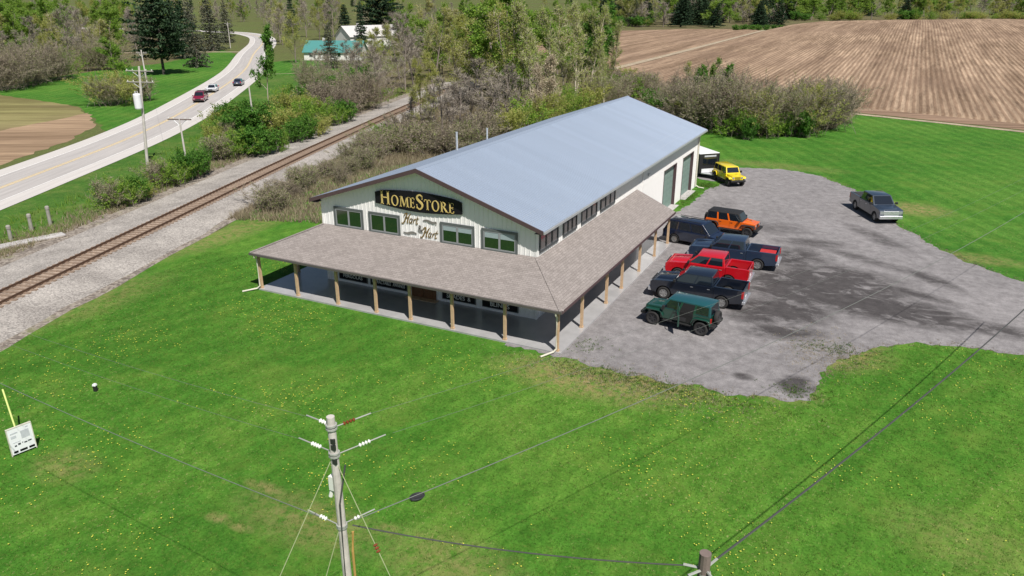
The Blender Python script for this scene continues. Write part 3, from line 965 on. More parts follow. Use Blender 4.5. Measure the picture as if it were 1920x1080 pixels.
# windows: surround, two sashes with panes, some with a lowered blind
def window_front(xa, xb, za, zb, blind=0.0, y=YF):
    t = .13
    mb = MB()
    mb.box(xa, xb, y - .085, y - .026, za, za + t).box(xa, xb, y - .085, y - .026, zb - t, zb)
    mb.box(xa, xa + t, y - .083, y - .026, za + t, zb - t).box(xb - t, xb, y - .083, y - .026, za + t, zb - t)
    f = mb.build('window', M['window_surround'], store, loc=SO)
    m = (xa + xb) / 2
    s = MB()
    a, b, c, d = xa + t, xb - t, za + t, zb - t
    k = .075
    s.box(a, b, y - .07, y - .03, c, c + k).box(a, b, y - .07, y - .03, d - k, d)
    s.box(a, a + k, y - .068, y - .03, c + k, d - k).box(b - k, b, y - .068, y - .03, c + k, d - k).box(m - k * .8, m + k * .8, y - .074, y - .03, c + k, d - k)
    s.build('sash', M['frame_grey'], f)
    for u, v in ((a + k, m - k * .8), (m + k * .8, b - k)):
        MB().box(u, v, y - .048, y - .032, c + k, d - k).build('pane', M['pane_dark'], f)
        if blind:
            MB().box(u + .01, v - .01, y - .056, y - .049, d - k - blind, d - k).build('blind', M['blind'], f)
    return f
M['window_surround'] = simple('window_surround', (0.105, 0.118, 0.118), 0.55, var=0.06)
for (xa, xb), bl in (((-17.53, -15.18), 0), ((-14.73, -12.33), 0), ((-9.36, -6.96), .30), ((-6.48, -4.08), .34)):
    window_front(xa, xb, 3.93 + .03, 5.35, bl)
# ground-floor shop windows, their lower band lettered in white
SHOP = [((-17.53, -15.18), 'PERGOLAS', .26, 1.62), ((-14.95, -12.0), 'RETRACTABLE AWNINGS', .26, 2.62), ((-9.38, -6.95), 'SHADES  &', .29, 1.75), ((-6.50, -4.02), 'BLINDS', .29, 1.35)]
def text_mesh(body, size, width, mat, depth=0.006):
    c = bpy.data.curves.new('lettering', 'FONT')
    c.body = body
    c.size = size
    c.align_x = 'CENTER'
    c.extrude = depth
    o = bpy.data.objects.new('tmp_text', c)
    COL.objects.link(o)
    bpy.context.view_layer.update()
    me = bpy.data.meshes.new_from_object(o.evaluated_get(bpy.context.evaluated_depsgraph_get()))
    bpy.data.objects.remove(o)
    me.materials.clear()
    me.materials.append(mat)
    n = len(me.vertices)
    co = np.zeros(n * 3, np.float32)
    me.vertices.foreach_get('co', co)
    co = co.reshape(-1, 3)
    w = co[:, 0].max() - co[:, 0].min()
    co[:, 0] = (co[:, 0] - (co[:, 0].max() + co[:, 0].min()) / 2) * (width / w)
    me.vertices.foreach_set('co', co.reshape(-1))
    me.update()
    return me
for (xa, xb), word, ht, wd in SHOP:
    f = window_front(xa, xb, .30, 2.15)
    MB().box(xa + .06, xb - .06, YF - .098, YF - .088, .36, .86).build('sign_band', M['sign_black'], f)
    ws = word.split()
    tot = sum(len(w_) for w_ in ws) + .8 * (len(ws) - 1)
    cur = (xa + xb) / 2 - wd / 2
    for w_ in ws:
        ww = wd * len(w_) / tot
        me = text_mesh(w_, ht * 1.36, ww * .97, M['letter_white'])
        t = obj('lettering', me, f, (cur + ww / 2, YF - .106, .50 if ht < .28 else .46))
        t.rotation_euler = (math.pi / 2, 0, 0)
        cur += ww + wd * .8 / tot
# timber entrance
ent = MB()
ent.box(-11.68, -11.55, YF - .09, YF - .026, 0, 2.2).box(-9.98, -9.85, YF - .09, YF - .026, 0, 2.2).box(-11.68, -9.85, YF - .092, YF - .026, 2.2, 2.34)
door = ent.build('door', M['door_wood'], store, loc=SO)
for xa, xb in ((-11.55, -10.78), (-10.75, -9.98)):
    leaf = MB().box(xa, xb, YF - .06, YF - .026, .02, 2.2)
    leaf.box(xa + .12, xb - .12, YF - .075, YF - .05, .15, .85)
    leaf.build('door_leaf', M['door_wood'], door)
    MB().box(xa + .14, xb - .14, YF - .072, YF - .05, 1.0, 2.05).build('pane', M['pane_dark'], door)
MB().box(-10.86, -10.83, YF - .11, YF - .06, .95, 1.2).build('handle', M['galv'], door)
MB().box(-11.9, -9.6, YF - .55, YF - .10, .10, .125).build('door_mat', M['timber'], store, loc=SO)

# side clerestory windows
def window_side(ya, yb, za, zb):
    x = XR
    t = .11
    mb = MB()
    mb.box(x + .026, x + .09, ya, yb, za, za + t).box(x + .026, x + .09, ya, yb, zb - t, zb)
    n = 3
    for i in range(n + 1):
        y = ya + (yb - ya - t) * i / n
        mb.box(x + .026, x + .088, y, y + t, za + t, zb - t)
    f = mb.build('window', M['frame_dark'], store, loc=SO)
    for i in range(n):
        y0 = ya + (yb - ya - t) * i / n + t
        y1 = ya + (yb - ya - t) * (i + 1) / n
        MB().box(x + .03, x + .05, y0, y1, za + t, zb - t).build('pane', M['pane_side'], f)
M['pane_side'] = glass_mat('pane_side', (0.10, 0.105, 0.115), 0.12)
for a, b in ((3.62, 6.3), (7.1, 9.3), (10.08, 12.92), (13.65, 16.6)):
    window_side(a, b, 4.22, 5.5)
# lettered signs would not show under the side porch; two plain windows and a door do
for a, b in ((6.2, 8.4), (11.2, 13.4)):
    window_side(a, b, .95, 2.2)

# overhead doors set back in their openings
for a, b in DOORS:
    fr = MB()
    fr.box(XR - .34, XR + .03, a - .0, a + .07, 0, DH).box(XR - .34, XR + .03, b - .07, b, 0, DH).box(XR - .34, XR + .03, a + .07, b - .07, DH - .09, DH - .002)
    gd = fr.build('garage_door', M['trim_brown'], store, loc=SO)
    n = 7
    h = (DH - .12) / n
    for i in range(n):
        mb = MB().box(XR - .30, XR - .25, a + .07, b - .07, .03 + i * h, .03 + (i + 1) * h - .012)
        for q in range(4):
            w = (b - a - .14) / 4
            mb.box(XR - .26, XR - .235, a + .07 + w * q + .09, a + .07 + w * (q + 1) - .09, .03 + i * h + .09, .03 + (i + 1) * h - .10)
        mb.build('door_section', M['garage_green'], gd)
    MB().box(XR - .3, XR + .5, a, b, .016, .05).build('door_sill', M['concrete'], store, loc=SO)
lt = MB().box(XR + .02, XR + .16, 24.6, 24.8, 4.55, 4.75)
lt.build('wall_lamp', M['galv'], store, loc=SO)
MB().box(XR + .024, XR + .10, 23.2, 23.3, 0.1, EV - .2).build('downspout', M['siding'], store, loc=SO)
mb = MB().box(XR + .04, XR + .16, YB - .30, YB - .18, .2, EV - .2)
mb.tube([(XR + .10, YB - .24, .25), (XR + .45, YB - .3, .07), (XR + 1.0, YB - .4, .06)], .06, 8)
mb.build('downspout', M['downspout'], store, loc=SO)

# porch: slab, posts, beam, shingled slopes with dark fascia
PX0, PX1, PY0, PYE = -21.33, 0.0, 0.0, 21.7
HE, HJ, OV = 2.62, 4.04, 0.34
slab = MB()
slab.box(PX0 - .18, PX1 + .28, PY0 - .18, YF - .0, -.05, .10)
slab.box(XR, PX1 + .28, YF, PYE + .1, -.05, .10)
slab.box(PX0 - .18, XL, YF, PYE + .1, -.05, .10)
slab.build('porch_slab', M['porch_floor'], store, loc=SO)
FX = [-21.33, -18.23, -14.98, -12.04, -9.54, -6.63, -3.21, 0.0]
SY = [3.53, 7.67, 10.61, 14.35, 18.03, 21.55]
post = MB().box(-.075, .075, -.075, .075, .10, HE - .24)
post.box(-.10, .10, -.10, .10, .10, .20)
post_me = post.mesh('porch_post', M['timber'])
spots = [(x, 0) for x in FX] + [(0, y) for y in SY] + [(PX0, y) for y in SY[:5]]
for x, y in spots:
    obj('porch_post', post_me, store, (SO[0] + x, SO[1] + y, 0))
bm_ = MB().box(PX0 - .08, PX1 + .08, -.07, .07, HE - .24, HE - .05)
bm_.build('porch_beam', M['timber'], store, loc=SO)
for x in (PX0, PX1):
    MB().box(x - .07, x + .07, .08, PYE, HE - .24, HE - .05).build('porch_beam', M['timber'], store, loc=SO)
e0, e1, ey = PX0 - OV, PX1 + OV, PY0 - OV
T = .16
def roof_piece(top, mat):
    vs = [tuple(p) for p in top] + [(p[0], p[1], p[2] - T) for p in top]
    n = len(top)
    fs = [tuple(range(n)), tuple(range(2 * n - 1, n - 1, -1))] + [(i, i + n, (i + 1) % n + n, (i + 1) % n) for i in range(n)]
    return recalc(MB().add(vs, fs).build('porch_roof', mat, store, loc=SO))
roof_piece([(e0, ey, HE), (e1, ey, HE), (XR, YF - .026, HJ), (XL, YF - .026, HJ)], M['shingle_x'])
roof_piece([(e1, ey, HE), (e1, PYE + .2, HE), (XR + .026, PYE + .2, HJ), (XR + .026, YF - .026, HJ)], M['shingle_y'])
roof_piece([(e0, PYE + .2, HE), (e0, ey, HE), (XL - .026, YF - .026, HJ), (XL - .026, PYE + .2, HJ)], M['shingle_y'])
for a, b in (((e1, ey, HE), (XR, YF - .03, HJ)), ((e0, ey, HE), (XL, YF - .03, HJ))):
    A, B = Vector(a), Vector(b)
    d = (B - A).normalized()
    sd = Vector((-d.y, d.x, 0)).normalized() * .13
    n = 30
    for i in range(n):
        p, q = A.lerp(B, i / n), A.lerp(B, (i + 1.15) / n if i < n - 1 else 1)
        u = Vector((0, 0, .018 if i % 2 else .024))
        MB().add([p - sd + u * .4, p + u * 1.3 , p + sd + u * .4, q + sd + u * .6, q + u * 1.5 , q - sd + u * .6], [(0, 1, 4, 5), (1, 2, 3, 4)]).build('hip_shingle', M['shingle_x'], store, loc=SO)
g = MB().box(e0 - .03, e1 + .03, ey - .10, ey - .006, HE - .15, HE - .02)
g.build('gutter', M['gutter'], store, loc=SO)
for x0, x1 in ((e1 + .006, e1 + .05), (e0 - .05, e0 - .006)):
    MB().box(x0, x1, ey - .0, PYE + .2, HE - .16, HE - .015).build('fascia', M['trim_brown'], store, loc=SO)
# corner downspouts with kick-outs
for x, kx in ((0.0, -.55), (PX0, -.75)):
    mb = MB()
    y = -.17
    mb.tube([(x + .02, ey - .04, HE - .14), (x + .02, ey - .03, HE - .28), (x, y, HE - .46), (x, y, .30), (x + kx * .2, y - .12, .14), (x + kx, y - .85, .07)], .055, 8)
    mb.build('downspout', M['downspout'], store, loc=SO)

# ---------------------------------------------------------------- signs on the gable
def arc(cx, cy, rx, ry, a0, a1, n):
    return [(cx + rx * math.cos(a0 + (a1 - a0) * i / n), cy + ry * math.sin(a0 + (a1 - a0) * i / n)) for i in range(n + 1)]
def stroke(path, widths):
    """polyline with a width at every point -> quads"""
    P = [Vector(p) for p in path]
    q = []
    L, Rr = [], []
    for i, p in enumerate(P):
        d = (P[min(i + 1, len(P) - 1)] - P[max(i - 1, 0)]).normalized()
        n = Vector((-d.y, d.x)) * widths[i] / 2
        L.append(p + n)
        Rr.append(p - n)
    for i in range(len(P) - 1):
        q.append([L[i], Rr[i], Rr[i + 1], L[i + 1]])
    return q
def rect(x0, x1, y0, y1):
    return [(x0, y0), (x1, y0), (x1, y1), (x0, y1)]
def serif_glyph(ch):
    """hand-drawn roman capitals on a unit height: list of polygons, advance"""
    S, t, s = .15, .065, .06
    g = []
    def stem(x, w=S, y0=0.0, y1=1.0, foot=True, head=True):
        g.append(rect(x, x + w, y0, y1))
        if foot:
            g.append(rect(x - .06, x + w + .06, y0, y0 + s))
        if head:
            g.append(rect(x - .06, x + w + .06, y1 - s, y1))
    if ch == 'H':
        stem(.08); stem(.66); g.append(rect(.2, .68, .48, .48 + t)); return g, .96
    if ch == 'O':
        o, i = arc(.46, .5, .44, .53, 0, 2 * math.pi, 28), arc(.46, .5, .29, .46, 0, 2 * math.pi, 28)
        for k in range(28):
            g.append([o[k], o[k + 1], i[k + 1], i[k]])
        return g, .98
    if ch == 'M':
        g += [[(.08, 0), (.15, 0), (.24, 1), (.17, 1)], rect(.0, .24, 0, s), [(.17, 1), (.34, 1), (.64, .08), (.52, .0)], [(.52, 0), (.60, .05), (.95, 1), (.88, 1)], [(.88, 1), (1.03, 1), (1.06, 0), (.91, 0)], rect(.84, 1.14, 0, s), rect(.08, .24, 1 - s, 1), rect(.94, 1.12, 1 - s, 1)]
        return g, 1.18
    if ch == 'E':
        stem(.08); g += [rect(.2, .60, 0, t), rect(.2, .58, 1 - t, 1), rect(.2, .50, .48, .48 + t), rect(.545, .60, 0, .22), rect(.525, .58, .80, 1), rect(.455, .50, .40, .62)]
        return g, .70
    if ch == 'T':
        stem(.33, head=False); g += [rect(.02, .79, 1 - t, 1), rect(.02, .075, .78, 1), rect(.735, .79, .78, 1)]
        return g, .82
    if ch == 'R':
        stem(.08)
        o, i = arc(.2, .74, .42, .26, -math.pi / 2, math.pi / 2, 12), arc(.2, .74, .27, .195, -math.pi / 2, math.pi / 2, 12)
        for k in range(12):
            g.append([o[k], o[k + 1], i[k + 1], i[k]])
        g += [[(.30, .5), (.46, .5), (.86, 0), (.66, 0)], rect(.66, .92, 0, .05)]
        return g, .90
    if ch == 'S':
        pts = [Vector((.56, .78, 0)), Vector((.50, .95, 0)), Vector((.32, 1.0, 0)), Vector((.13, .88, 0)), Vector((.14, .70, 0)), Vector((.34, .54, 0)), Vector((.54, .38, 0)), Vector((.56, .18, 0)), Vector((.36, 0.0, 0)), Vector((.16, .04, 0)), Vector((.07, .24, 0))]
        c = catmull(pts, 5)
        wd = [.05 + .12 * math.sin(math.pi * k / (len(c) - 1)) ** 1.5 for k in range(len(c))]
        g += [[(p.x, p.y) for p in qd] for qd in stroke([(p.x, p.y) for p in c], wd)]
        g += [rect(.53, .59, .70, .97), rect(.04, .10, .03, .32)]
        return g, .68
def flat_mesh(polys, thick, to3d, name, mat):
    mb = MB()
    for pl in polys:
        n = len(pl)
        vs = [to3d(p[0], p[1], 0) for p in pl] + [to3d(p[0], p[1], thick) for p in pl]
        mb.add(vs, [tuple(range(n)), tuple(range(2 * n - 1, n - 1, -1))] + [(i, i + n, (i + 1) % n + n, (i + 1) % n) for i in range(n)])
    me = mb.mesh(name, mat)
    return me
sg = thing('name_sign', 'black arched sign board with gold serif lettering on the gable', 'sign', (-10.92, YF - .03, 6.35))
def bx(u, arch, base):
    return base + arch * (1 - (u / 2.66) ** 2)
top, bot = [], []
N = 20
for i in range(N + 1):
    u = -2.66 + 5.32 * i / N
    top.append((u, .52 + .16 * math.cos(u / 2.66 * math.pi / 2) ** 1.2 if abs(u) < 2.65 else .50))
    bot.append((u, -.42 - .17 * math.cos(u / 2.66 * math.pi / 2) ** 1.2 if abs(u) < 2.65 else -.40))
outline = [(-3.14, .36), (-3.14, -.36)] + bot + [(3.14, -.36), (3.14, .36)] + top[::-1]
recalc(MB().prism(outline, 'y', -.10, 0).build('board', M['sign_black'], sg))
letters, x = [], 0.0
for i, ch in enumerate('HOMESTORE'):
    g, adv = serif_glyph(ch)
    k = .86 if ch in 'HS' and i in (0, 4) else .64
    letters.append([[(x + p[0] * k, p[1] * k) for p in pl] for pl in g])
    x += adv * k + .045
wd = x
sc = 5.46 / wd
for pls in letters:
    me = flat_mesh([[((p[0] - wd / 2) * sc, p[1] * 1.02 - .36) for p in pl] for pl in pls], .03, lambda a, b, c: (a, -.10 - c, b), 'letter', M['gold'])
    recalc(obj('letter', me, sg))

# script lettering: two slanted words, an ampersand and two swashes
sc_t = thing('script_sign', 'brown script lettering with swashes on the white gable between the windows', 'lettering', (-10.88, YF - .03, 4.74))
def script_word(ox, oz, sc):
    """the word Hart in a slanted brush hand"""
    sl = .32
    W = []
    def add(pts, w):
        c = catmull([Vector((p[0] + p[1] * sl, p[1], 0)) for p in pts], 6)
        wd = [w * .82 * (.45 + .75 * abs(math.sin(math.pi * k / (len(c) - 1)))) for k in range(len(c))]
        W.extend([[(ox + q.x * sc, oz + q.y * sc) for q in qd] for qd in stroke([(p.x, p.y) for p in c], wd)])
    add([(-.15, .62), (-.05, .92), (.16, .98), (.16, .55), (.08, .05), (-.12, -.16), (-.22, -.02)], .15)       # H left stem with curl
    add([(.62, 1.02), (.50, .75), (.45, .35), (.46, .02), (.58, .05)], .15)                                    # H right stem
    add([(.02, .50), (.26, .56), (.50, .50)], .09)                                                             # crossbar
    add([(.95, .48), (.78, .52), (.70, .22), (.80, .0), (.95, .16), (1.0, .48), (.98, .08), (1.08, .02)], .11)  # a
    add([(1.14, .46), (1.2, .28), (1.18, .02)], .11)
    add([(1.18, .30), (1.30, .50), (1.42, .46)], .10)                                                          # r
    add([(1.58, .86), (1.54, .40), (1.54, .08), (1.64, .0), (1.76, .12)], .12)                                 # t
    add([(1.40, .56), (1.60, .60), (1.80, .58)], .08)
    return W
for ox_, oz_ in ((-1.18, .22), (.18, -.52)):
    recalc(obj('word', flat_mesh(script_word(ox_, oz_, .60), .02, lambda a, b, c: (a, -c, b), 'word', M['script_brown']), sc_t))
def wave(x0, x1, z, amp, flip):
    c = catmull([Vector((x0 + (x1 - x0) * k / 6, z + amp * (math.sin(k / 6 * 2 * math.pi) * flip), 0)) for k in range(7)] + [Vector((x1 - .02, z - .16 * flip * (1 if flip > 0 else .0) - .02, 0))], 5)
    w = [.05 + .10 * math.sin(math.pi * k / (len(c) - 1)) for k in range(len(c))]
    return [[(p.x, p.y) for p in q] for q in stroke([(p.x, p.y) for p in c], w)]
for nm_, polys in (('swash', wave(.28, 1.22, .50, .05, 1)), ('swash', wave(-1.22, -.28, -.42, .05, -1)),
                   ('ampersand', [[(p.x, p.y) for p in q] for q in stroke([(.20, -.28), (-.05, .02), (0, .16), (.1, .12), (.06, .0), (-.10, -.14), (-.04, -.27), (.10, -.24), (.18, -.08)], [.07] * 9)])):
    recalc(obj(nm_, flat_mesh(polys, .02, lambda a, b, c: (a, -c, b), nm_, M['script_grey']), sc_t))

# ---------------------------------------------------------------- vehicles
WHEEL = {}
def wheel_meshes(r, w, rim_mat):
    key = (r, w, rim_mat)
    if key in WHEEL:
        return WHEEL[key]
    rr = r * .62
    tyre = MB().lathe([(rr, -w / 2 + .01), (r * .9, -w / 2), (r, -w * .34), (r, w * .34), (r * .9, w / 2), (rr, w / 2 - .01)], 'y', 22)
    tm = tyre.mesh('tyre', M['tyre'], True)
    rim = MB().lathe([(rr, -w * .42), (rr, w * .44), (rr * .90, w * .44), (rr * .86, w * .20), (.001, w * .20), (.001, -w * .42)], 'y', 22)
    for k in range(6):
        a = 2 * math.pi * k / 6
        c, s = math.cos(a), math.sin(a)
        h = .045
        pts = []
        for (u, v) in ((rr * .16, -h), (rr * .93, -h * .8), (rr * .93, h * .8), (rr * .16, h)):
            pts.append((u * c - v * s, u * s + v * c))
        rim.add([(p[0], w * .20, p[1]) for p in pts] + [(p[0], w * .38, p[1]) for p in pts], [(0, 1, 2, 3), (7, 6, 5, 4), (0, 4, 5, 1), (1, 5, 6, 2), (2, 6, 7, 3), (3, 7, 4, 0)])
    rim.lathe([(rr * .24, w * .18), (rr * .24, w * .42), (.001, w * .44), (.001, w * .18)], 'y', 12)
    rm = rim.mesh('rim', M[rim_mat])
    WHEEL[key] = (tm, rm)
    return WHEEL[key]
def wheel(root, x, y, r, w, rim_mat):
    tm, rm = wheel_meshes(r, w, rim_mat)
    o = obj('wheel', tm, root, (x, y, r))
    if y < 0:
        o.rotation_euler = (0, 0, math.pi)
    obj('rim', rm, o)
    return o
def arch(cx, cz, r, n=9, a0=180, a1=0, zmin=None):
    out = []
    for i in range(n + 1):
        a = R(a0 + (a1 - a0) * i / n)
        out.append((cx + r * math.cos(a), cz + r * math.sin(a)))
    return out
def face_pane(root, quad, u0, u1, v0, v1, name, mat, off=.008, th=.014, skew=(0, 0, 0, 0)):
    """thin pane laid on a four-cornered face; quad = bottom-left, bottom-right, top-right, top-left seen from outside"""
    q = [Vector(p) for p in quad]
    def pt(u, v):
        return (q[0].lerp(q[1], u)).lerp(q[3].lerp(q[2], u), v)
    n = (q[1] - q[0]).cross(q[3] - q[0]).normalized()
    c = [pt(u0 + skew[0], v0), pt(u1 + skew[1], v0), pt(u1 + skew[2], v1), pt(u0 + skew[3], v1)]
    mb = MB().hexa([p + n * (off - th) for p in c], [p + n * off for p in c])
    return mb.build(name, mat, root)
def cabin(root, bx0, bx1, bz, bw, tx0, tx1, tz, tw, paint_m, roof_m=None, name='cab', crown=.03):
    """tapered cabin: x0 rear, x1 front; returns its faces seen from outside"""
    b = [(bx0, -bw, bz), (bx1, -bw, bz), (bx1, bw, bz), (bx0, bw, bz)]
    t = [(tx0, -tw, tz), (tx1, -tw, tz), (tx1, tw, tz), (tx0, tw, tz)]
    MB().hexa(b, t).build(name, paint_m, root, bevel=.035)
    r = MB().hexa([(tx0 + .02, -tw + .03, tz - .01), (tx1 - .02, -tw + .03, tz - .01), (tx1 - .02, tw - .03, tz - .01), (tx0 + .02, tw - .03, tz - .01)],
                  [(tx0 + .14, -tw + .15, tz + crown), (tx1 - .16, -tw + .15, tz + crown), (tx1 - .16, tw - .15, tz + crown), (tx0 + .14, tw - .15, tz + crown)])
    r.build('roof', roof_m or paint_m, root, bevel=.02)
    return dict(right=[b[0], b[1], t[1], t[0]], left=[b[2], b[3], t[3], t[2]], front=[b[1], b[2], t[2], t[1]], rear=[b[3], b[0], t[0], t[3]])
def body(root, prof, hw, mat, name='body', bev=.05):
    o = MB().prism(prof, 'y', -hw, hw).build(name, mat, root, bevel=bev)
    return recalc(o)
def mirrors(root, x, y, z, mat):
    for s in (-1, 1):
        mb = MB().box(x - .06, x + .08, *sorted((s * (y + .04), s * (y + .24))), z, z + .19)
        mb.box(x - .02, x + .04, *sorted((s * (y - .08), s * (y + .06))), z + .02, z + .08)
        mb.build('mirror', mat, root, bevel=.02)
def handles(root, xs, y, z, mat):
    for x in xs:
        for s in (-1, 1):
            MB().box(x, x + .17, *sorted((s * y, s * (y + .022))), z, z + .03).build('door_handle', mat, root)
def seams(root, xs, y, z0, z1):
    for x in xs:
        for s in (-1, 1):
            MB().box(x - .006, x + .006, *sorted((s * (y - .01), s * (y + .003))), z0, z1).build('door_seam', M['under'], root)

def pickup(label, x, y, rz, pm, L=5.9, H=1.93, rim='rim', grille='black_plastic', bumper='chrome', rear_x=None, cargo=None, tonneau=False):
    root = thing('pickup_truck', label, 'pickup truck', (x, y, 0), rz)
    P_ = M[pm]
    hw = 1.0
    f = L / 2
    fa, ra, r = f - .92, -f + 1.30, .415
    belt, rail = 1.31, 1.38
    cb = f - 4.05                              # back of cab
    hood0 = f - 1.50                           # cowl
    ar = r + .09
    prof = [(cb, .46), (fa - ar - .02, .46)] + arch(fa, r, ar) + [(f - .10, .52), (f - .03, .70), (f - .03, 1.10), (f - .14, 1.20), (hood0, belt), (cb, belt)]
    body(root, prof, hw, P_)
    MB().hexa([(hood0 + .05, -.72, belt - .02), (f - .30, -.66, 1.19), (f - .30, .66, 1.19), (hood0 + .05, .72, belt - .02)], [(hood0 + .05, -.60, belt + .05), (f - .36, -.52, 1.25), (f - .36, .52, 1.25), (hood0 + .05, .60, belt + .05)]).build('hood', P_, root, bevel=.03)
    # bed: two sides, front wall, floor, tailgate
    bp = [(cb - .02, .46), (ra + ar + .02, .46)]
    bp = [(-f + .06, .60), (-f + .03, rail), (cb - .02, rail), (cb - .02, .46), (ra + ar + .02, .46)] + arch(ra, r, ar, 9, 0, 180) + [(-f + .10, .52)]
    for s in (-1, 1):
        a, b = sorted((s * (hw - .13), s * hw))
        o = MB().prism(bp, 'y', a, b).build('bed_side', P_, root, bevel=.03)
        recalc(o)
    MB().box(cb - .08, cb - .02, -hw + .13, hw - .13, .62, rail - .01).build('bed_front', P_, root)
    MB().box(-f + .03, -f + .10, -hw + .13, hw - .13, .58, rail - .005).build('tailgate', P_, root, bevel=.02)
    MB().box(-f + .10, cb - .08, -hw + .13, hw - .13, .66, .72).build('bed_floor', M['bed_liner'], root)
    MB().box(-f + .3, f - .3, -.72, .72, .34, .62).build('underbody', M['under'], root)
    for ax in (fa, ra):
        for s in (-1, 1):
            a, b = sorted((s * .60, s * (hw - .06)))
            MB().prism(arch(ax, r, ar - .01, 9, 180, 0), 'y', a, a + .02 if s > 0 else a + .02).build('wheel_well', M['under'], root)
    fc = cabin(root, cb + .03, hood0 + .06, belt - .01, hw - .06, cb + .16, hood0 - .66, H, .80, P_)
    G = M['car_glass']
    face_pane(root, fc['front'], .06, .94, .08, .92, 'windshield', G)
    face_pane(root, fc['rear'], .10, .90, .18, .90, 'rear_window', G)
    for sd in ('right', 'left'):
        if sd == 'right':
            face_pane(root, fc[sd], .06, .46, .10, .88, 'side_window', G, skew=(.0, 0, 0, .0))
            face_pane(root, fc[sd], .50, .95, .10, .88, 'side_window', G, skew=(0, 0, -.03, 0))
        else:
            face_pane(root, fc[sd], .05, .50, .10, .88, 'side_window', G, skew=(0, 0, 0, .03))
            face_pane(root, fc[sd], .54, .94, .10, .88, 'side_window', G)
    seams(root, (hood0 - .28, (cb + hood0) / 2 - .12, cb + .12), hw, .55, belt - .03)
    handles(root, ((cb + hood0) / 2 + .0, cb + .22), hw, 1.12, M['black_plastic'] if bumper != 'chrome' else M['chrome'])
    MB().box(fa - ar - 1.95 - .2, fa - ar - .05, -hw + .04, hw - .04, .40, .45).build('running_board', M['black_plastic'], root)
    mirrors(root, hood0 - .12, hw - .02, belt + .02, M['black_plastic'])
    # front end
    MB().box(f - .06, f + .01, -.64, .64, .72, 1.14).build('grille', M[grille], root, bevel=.02)
    gb = MB()
    for k in range(3):
        gb.box(f - .0, f + .03, -.60, .60, .78 + k * .12, .82 + k * .12)
    gb.build('grille_bar', M['chrome'] if grille == 'chrome' else M['rim_dark'], root)
    for s in (-1, 1):
        a, b = sorted((s * .63, s * .96))
        MB().box(f - .16, f - .005, a, b, .86, 1.12).build('headlight', M['lamp_clear'], root, bevel=.02)
        a, b = sorted((s * .84, s * 1.004))
        MB().box(-f + .0, -f + .14, a, b, .86, 1.30).build('taillight', M['lamp_red'], root, bevel=.015)
    MB().box(f - .12, f + .12, -.98, .98, .46, .74).build('bumper', M[bumper], root, bevel=.04)
    MB().box(-f - .12, -f + .10, -.95, .95, .46, .66).build('bumper', M[bumper], root, bevel=.04)
    MB().box(-f + .018, -f + .028, -.16, .16, .70, .82).build('licence_plate', M['letter_white'], root)
    if tonneau:
        MB().box(-f + .12, cb - .09, -hw + .14, hw - .14, rail - .05, rail - .02).build('bed_cover', M['bed_liner'], root)
    if cargo:
        for (u0, u1, v0, v1, h, mm) in cargo:
            MB().box(u0, u1, v0, v1, .73, .73 + h).build('cargo', M[mm], root, bevel=.04)
    for ax in (fa, ra):
        for s in (-1, 1):
            wheel(root, ax, s * (hw - .145), r, .27, rim)
    return root

